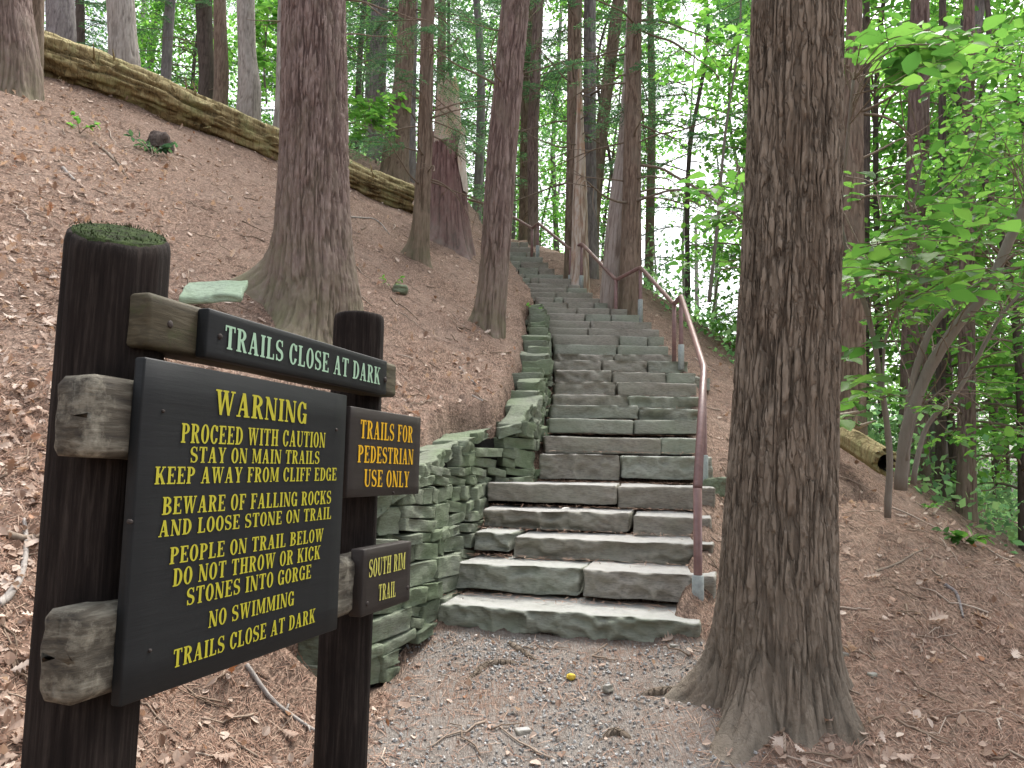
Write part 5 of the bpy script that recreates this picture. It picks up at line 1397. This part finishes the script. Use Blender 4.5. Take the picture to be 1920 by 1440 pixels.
# needles and scraps gathered at the back of the treads
C, Dd, Ls = [], [], []
for i in range(0, 24):
    A, B = step_edge(i); d, z = STEP[i][:2]; nd = STEP[i + 1][0] - d
    m = int(260 * (1 if i < 6 else .5)); f = rs.rand(m); q = 1 - np.abs(rs.normal(0, .30, m)); q = np.clip(q, .05, .97)
    p = A + (B - A) * f[:, None] + np.array([0, 1.0, 0]) * (nd * q)[:, None]; p[:, 2] += .010 + .006 * rs.rand(m) + .012 * q
    C.append(p)
C = np.vstack(C); n = len(C)
tag(template('fallen_needles', [(-.5, -.5, 0), (-.5, .5, 0), (.5, .5, .5), (.5, -.5, .5)], [(0, 3, 2, 1)], C, rs.normal(0, 1, (n, 3)) * np.array([1, 1, .1]), np.array([0, 0, 1.0]) + rs.normal(0, .2, (n, 3)), rs.uniform(.02, .07, n), rs.uniform(.002, .005, n), M['needle_litter'], smooth=False), kind='stuff')

# ---------------------------------------------------------------- single things lying about
def stick(label, pix, r0, r1, mat='twig', lift=.01, side=0, seed=0, name='fallen_branch'):
    rs = np.random.RandomState(seed)
    g = [G(u, v) for u, v in pix]
    p = spline([(a.x, a.y, a.z + lift) for a in g], 30)
    p[:, 2] = np.maximum(p[:, 2], H(p[:, 0], p[:, 1]) + r1 * .6)
    t = empty(name, tuple(p[0] - np.array([0, 0, r0])), label, 'branch')
    mb = MB(); tube(mb, p, np.linspace(r0, r1, 30), 10, a=.7, rough=.12, seed=seed)
    for q in range(side):
        i = rs.randint(8, 26); d = unit(np.array([rs.normal(), rs.normal(), .3])); L = rs.uniform(.06, .18)
        tube(mb, [p[i], p[i] + d * L * .5, p[i] + d * L + np.array([0, 0, -.02])], [r1 * .9, r1 * .6, r1 * .3], 6, a=.6)
    mb.build('branch', M[mat], t, attr='bk')
stick('bleached grey curved branch lying left of the tall mossy post', [(-8, 1145), (22, 1120), (42, 1075), (48, 1028), (44, 985)], .019, .008, 'bark_pale', seed=1)
stick('pale barkless branch lying under the black board between the posts', [(462, 1250), (505, 1310), (552, 1352), (592, 1378)], .011, .008, 'bark_pale', side=2, seed=2)
stick('dark bent branch lying on the leafy slope below the fallen log', [(178, 270), (212, 300), (240, 338)], .022, .010, side=3, seed=3)
stick('short pale branch on the slope above the tall mossy post', [(118, 318), (140, 340)], .018, .014, 'bark_pale', seed=4)
stick('thin pale stick lying on the needles above the wall corner', [(862, 690), (895, 728)], .010, .006, 'bark_pale', seed=5)
stick('thin bent twig on the slope at right, pointing up the bank', [(1642, 1076), (1690, 1056), (1740, 1030)], .010, .005, seed=6)
stick('dark hooked root-like branch on the right slope', [(1772, 1100), (1795, 1122), (1806, 1160)], .014, .006, 'bark_grey', seed=7)
stick('forked twig sticking out near the crest at right', [(1750, 975), (1763, 958), (1776, 948)], .012, .005, lift=.05, side=2, seed=8)
stick('long thin pale stick in front of the dead snag', [(655, 408), (705, 414), (730, 440)], .016, .006, 'bark_pale', seed=9)
stick('pale stick lying right of the slim leaning trunk foot', [(905, 768), (885, 742)], .010, .006, 'bark_pale', seed=10)
stick('reddish brown crooked branch beside the post on the leafy ground', [(2, 1010), (40, 1024), (84, 1012)], .020, .012, seed=11)
# roots worn bare on the path
def root(label, pix, r, seed):
    g = [G(u, v) for u, v in pix]; n = 40
    p = spline([(a.x, a.y, a.z) for a in g], n); rr = r * np.sin(np.linspace(.25, 2.9, n)); 
    p[:, 2] = H(p[:, 0], p[:, 1]) - rr * .10 - .02 * np.abs(np.linspace(-1, 1, n)) ** 3
    t = empty('exposed_root', tuple(p[n // 2]), label, 'root')
    mb = MB(); tube(mb, p, rr, 12, a=.5, rough=.35, seed=seed); mb.build('root', M['bark_big'], t, attr='bk')
root('knobbly worn root crossing the gravel path below the steps', [(1015, 1252), (960, 1246), (915, 1250), (890, 1268), (862, 1282)], .024, 1)
root('thin grey root running from the bottom step over the gravel', [(945, 1196), (965, 1214), (990, 1232), (1020, 1250)], .022, 2)
root('low hump of root in the path at the bottom of the photo', [(1115, 1395), (1150, 1378), (1190, 1392)], .024, 3)
root('flat dirt covered root spreading left from the huge plated trunk', [(1330, 1285), (1280, 1292), (1230, 1300), (1190, 1305)], .030, 4)
# loose stones
def rock(name, label, u, v, L, Wd, Hh, mat, yaw=0.0, seed=0, tilt=0.0, sink=.2, slope=0.0):
    c = G(u, v); rs = np.random.RandomState(seed)
    bm = MB(); e = np.array([math.cos(yaw), math.sin(yaw), 0]); f = np.array([-e[1], e[0], 0])
    t = empty(name, tuple(c), label, 'stone')
    A = np.array(c) - e * L / 2 - f * Wd / 2 + np.array([0, 0, Hh * (1 - sink)]); B = A + e * L + np.array([0, 0, tilt])
    block(bm, A, B, f * Wd + np.array([0, 0, tilt * .3 + slope]), Hh, seed + 900, st=max(.008, L / 20), rock=min(.03, Hh * .35), frock=min(.02, Hh * .25), bev=min(.02, Hh * .3))
    bm.build('stone', M[mat], t)
rock('flat_stone', 'flat pale green slab of stone poking out behind the top sign beam', 398, 606, .46, .34, .06, 'flatstone', .25, 1, .05, -1.6, slope=.20)
rock('stone', 'mossy green stone at the end of the wall left of the shorter post', 588, 1238, .20, .18, .22, 'wallstone', .2, 2)
rock('stone', 'small dark flat stone by the orange leaf near the bottom step', 1268, 1212, .07, .05, .014, 'step', .1, 3)
rock('stone', 'pale pebble standing out on the gravel left of the root of the huge trunk', 1142, 1297, .05, .045, .04, 'step', .6, 4)
rock('stone', 'grey flat stone on the path at the bottom middle of the photo', 982, 1375, .075, .06, .025, 'step', .3, 5)
rock('stone', 'pale stone lying just right of the huge trunk on brown needles', 1577, 1232, .10, .05, .03, 'step', -.3, 6)
rock('stone', 'small pale stone lying lower right of the huge trunk', 1636, 1271, .05, .04, .025, 'step', .3, 7)
rock('stone', 'mossy stone on the needle slope beside a small green sprout', 747, 548, .16, .13, .12, 'wallstone', .3, 8)
rock('stone', 'green grey rock beside the wall below the right end of the handrail', 1342, 925, .20, .20, .16, 'wallstone', .3, 9)
rock('stone', 'dark green rock jutting out right of the eleventh step', 1312, 728, .22, .22, .16, 'step_green', .2, 10)
def leaf_thing(label, u, v, L, mat, seed, name='fallen_leaf', yaw=0, c1=.8):
    c = G(u, v); o = template(name, oak_variant(c1, .6, .4), FAN, [tuple(c + Vector((0, 0, .02)))], [(math.cos(yaw), math.sin(yaw), .1)], [(.1, -.25, 1)], L, L * .8, M[mat], smooth=False)
    tag(o, label, 'leaf')
leaf_thing('orange brown oak leaf on the path near the bottom step right end', 1240, 1210, .10, 'leaf_litter', 1, yaw=.4)
leaf_thing('big pale oak leaf lying under the black board', 468, 1300, .15, 'leaf_litter', 2, yaw=2.9)
leaf_thing('pale star shaped oak leaf on the right slope', 1740, 1172, .14, 'leaf_litter', 3, yaw=.2)
leaf_thing('pale oak leaf near the right edge of the photo', 1862, 1170, .12, 'leaf_litter', 4, yaw=2.2)
leaf_thing('pale oak leaf beside the huge trunk on the right slope', 1618, 1090, .12, 'leaf_litter', 5, yaw=.0)
# crumpled yellow leaf on the gravel
c = G(1071, 1274); th = np.linspace(0, 6.283, 18, endpoint=False); ph = np.linspace(.1, 3.0, 10)
V = np.stack([np.sin(ph)[:, None] * np.cos(th), np.sin(ph)[:, None] * np.sin(th), .75 * np.cos(ph)[:, None] + 0 * th], -1).reshape(-1, 3)
V = V * (1 + .45 * fbm(V * 2.2 + 3, 3))[:, None] * .024 + np.array(c) + np.array([0, 0, .014])
mb = MB(); mb.add(V, [grid_faces(10, 18)]); tag(mb.build('crumpled_leaf', M['yellowleaf']), 'crumpled bright yellow leaf lying on the gravel path', 'leaf')
A4, B4 = step_edge(3); p = A4 + (B4 - A4) * .36 + np.array([0, .08, .012])
tag(template('paper_scrap', OVAL, OVALF, [tuple(p)], [(1, .1, .1)], [(0, -.2, 1)], .075, .035, M['whitebit']), 'small white scrap lying on the fourth step', 'scrap')
# torn fibrous wood round the foot of the huge trunk
# hollow log at the right crest
def hollow_log():
    a, b = np.array(P(1520, 778, 8.6)), np.array(P(1660, 866, 7.2)); n, sg = 60, 56
    ax = unit(b - a); U = unit(np.cross(ax, [0, 0, 1.0])); B_ = np.cross(U, ax); L = np.linalg.norm(b - a)
    t = empty('hollow_log', tuple((a + b) / 2 - np.array([0, 0, .17])), 'broken pale log with a black hollow end lying behind the huge plated trunk', 'fallen log')
    th = np.linspace(0, 6.2832, sg, endpoint=False); s = np.linspace(0, L, n)
    q = np.stack([np.cos(th)[None] * 1.5 + 0 * s[:, None], np.sin(th)[None] * 1.5 + 0 * s[:, None], s[:, None] * .8 + 0 * th], -1); nn = fbm(q * 2, 4)
    for nm, r, mt in (('log_shell', .112, 'log'), ('hollow', .070, 'hollow')):  # inner liner is near-black: the hollow's shade is put into its colour
        R_ = r * (1 + .14 * nn); V = a + ax * s[:, None, None] + (np.cos(th)[None, :, None] * U + np.sin(th)[None, :, None] * B_) * R_[..., None]
        V[-1] += ax * (.20 * fbm(np.stack([np.cos(th) * 3, np.sin(th) * 3, th * 0], -1), 3))[:, None]
        f = grid_faces(n, sg)
        if nm == 'log_shell':
            Vi = a + ax * (s[-1]) + (np.cos(th)[:, None] * U + np.sin(th)[:, None] * B_) * (.072 * (1 + .14 * nn[-1]))[:, None]
            V = np.vstack([V.reshape(-1, 3), Vi]); k = np.arange(sg); f = np.vstack([f, np.stack([(n - 1) * sg + k, (n - 1) * sg + (k + 1) % sg, n * sg + (k + 1) % sg, n * sg + k], -1)])
        else: f = f[:, ::-1]; V = V.reshape(-1, 3)
        link(nm, mesh_np(nm, local(t, V), f.ravel(), np.full(len(f), 4), True, {'bk': np.full(len(V), .75)}), M[mt], t)
    mb = MB(); 
    for q in range(7):
        p = a + ax * rs.uniform(.0, L * .8) + B_ * .15; d = unit(ax * rs.uniform(.4, 1) + B_ * rs.uniform(.3, .8) + U * rs.normal(0, .3))
        tube(mb, [p, p + d * .1, p + d * rs.uniform(.16, .32)], [.03, .018, .004], 6, a=.9)
    mb.build('splinters', M['splinter'], t)
hollow_log()

# small green plants on the slope
def sprig(name, label, u, v, h, n, sz, mat, seed, spread=.5):
    rs = np.random.RandomState(seed); c = np.array(G(u, v)); t = empty(name, tuple(c), label, 'plant'); mb = MB(); C, D, N = [], [], []
    for q in range(max(3, n // 7)):
        a = rs.uniform(0, 6.283); d = unit(np.array([math.cos(a) * spread, math.sin(a) * spread, 1])); p = np.stack([c, c + d * h * .5, c + d * h * rs.uniform(.7, 1.1) + np.array([math.cos(a), math.sin(a), 0]) * h * .25])
        p = spline(p, 10); tube(mb, p, np.linspace(.005, .002, 10), 5, a=.5)
        for i in range(7):
            C.append(p[rs.randint(4, 10)]); D.append(np.array([math.cos(a), math.sin(a), .1]) + rs.normal(0, .6, 3)); N.append(np.array([0, 0, 1]) + rs.normal(0, .3, 3))
    mb.build('stem', M['twig'], t, attr='bk'); n = len(C)
    L = rs.uniform(.6, 1.2, n) * sz; template('leaves', OVAL, OVALF, C, D, N, L, L * .6, M[mat], t)
sprig('seedling', 'small yellow green seedling on the leafy slope at upper left', 150, 250, .24, 34, .075, 'maple', 1, .9)
sprig('fern', 'dark green fern clump under the fallen log at left', 285, 292, .34, 70, .10, 'hemlock', 2, .8)
sprig('seedling', 'tiny green seedling beside the mossy stone on the needle slope', 735, 545, .16, 20, .05, 'maple', 3)
sprig('fern', 'low green fern frond on the right crest', 1808, 1020, .16, 40, .10, 'witchhazel', 4, 1.6)
sprig('moss_tuft', 'bright green plants growing on top of the wall beside the upper steps', 1000, 590, .22, 56, .06, 'maple', 5, .9)
sprig('seedling', 'little green plant on the crest under the grey sapling', 1735, 958, .12, 24, .06, 'maple', 6, 1.2)
# brown dead stump lump beside the fern
c = G(300, 278); th = np.linspace(0, 6.283, 40, endpoint=False); hz = np.linspace(-.12, 1, 22)
rr = .16 * np.sqrt(np.clip(1 - hz ** 3, 0.02, 1)); V = np.stack([rr[:, None] * np.cos(th), rr[:, None] * np.sin(th), .24 * hz[:, None] + 0 * th], -1)
V = V * (1 + .38 * fbm(V * 7 + 4, 4))[..., None]; t = empty('stump', tuple(c), 'dark rotten stump lump beside the fern under the fallen log', 'stump')
link('stump_wood', mesh_np('stump_wood', V.reshape(-1, 3), grid_faces(22, 40).ravel(), np.full(21 * 40, 4), True, {'bk': .5 + fbm(V.reshape(-1, 3) * 20, 3)}), M['bark_dark'], t)
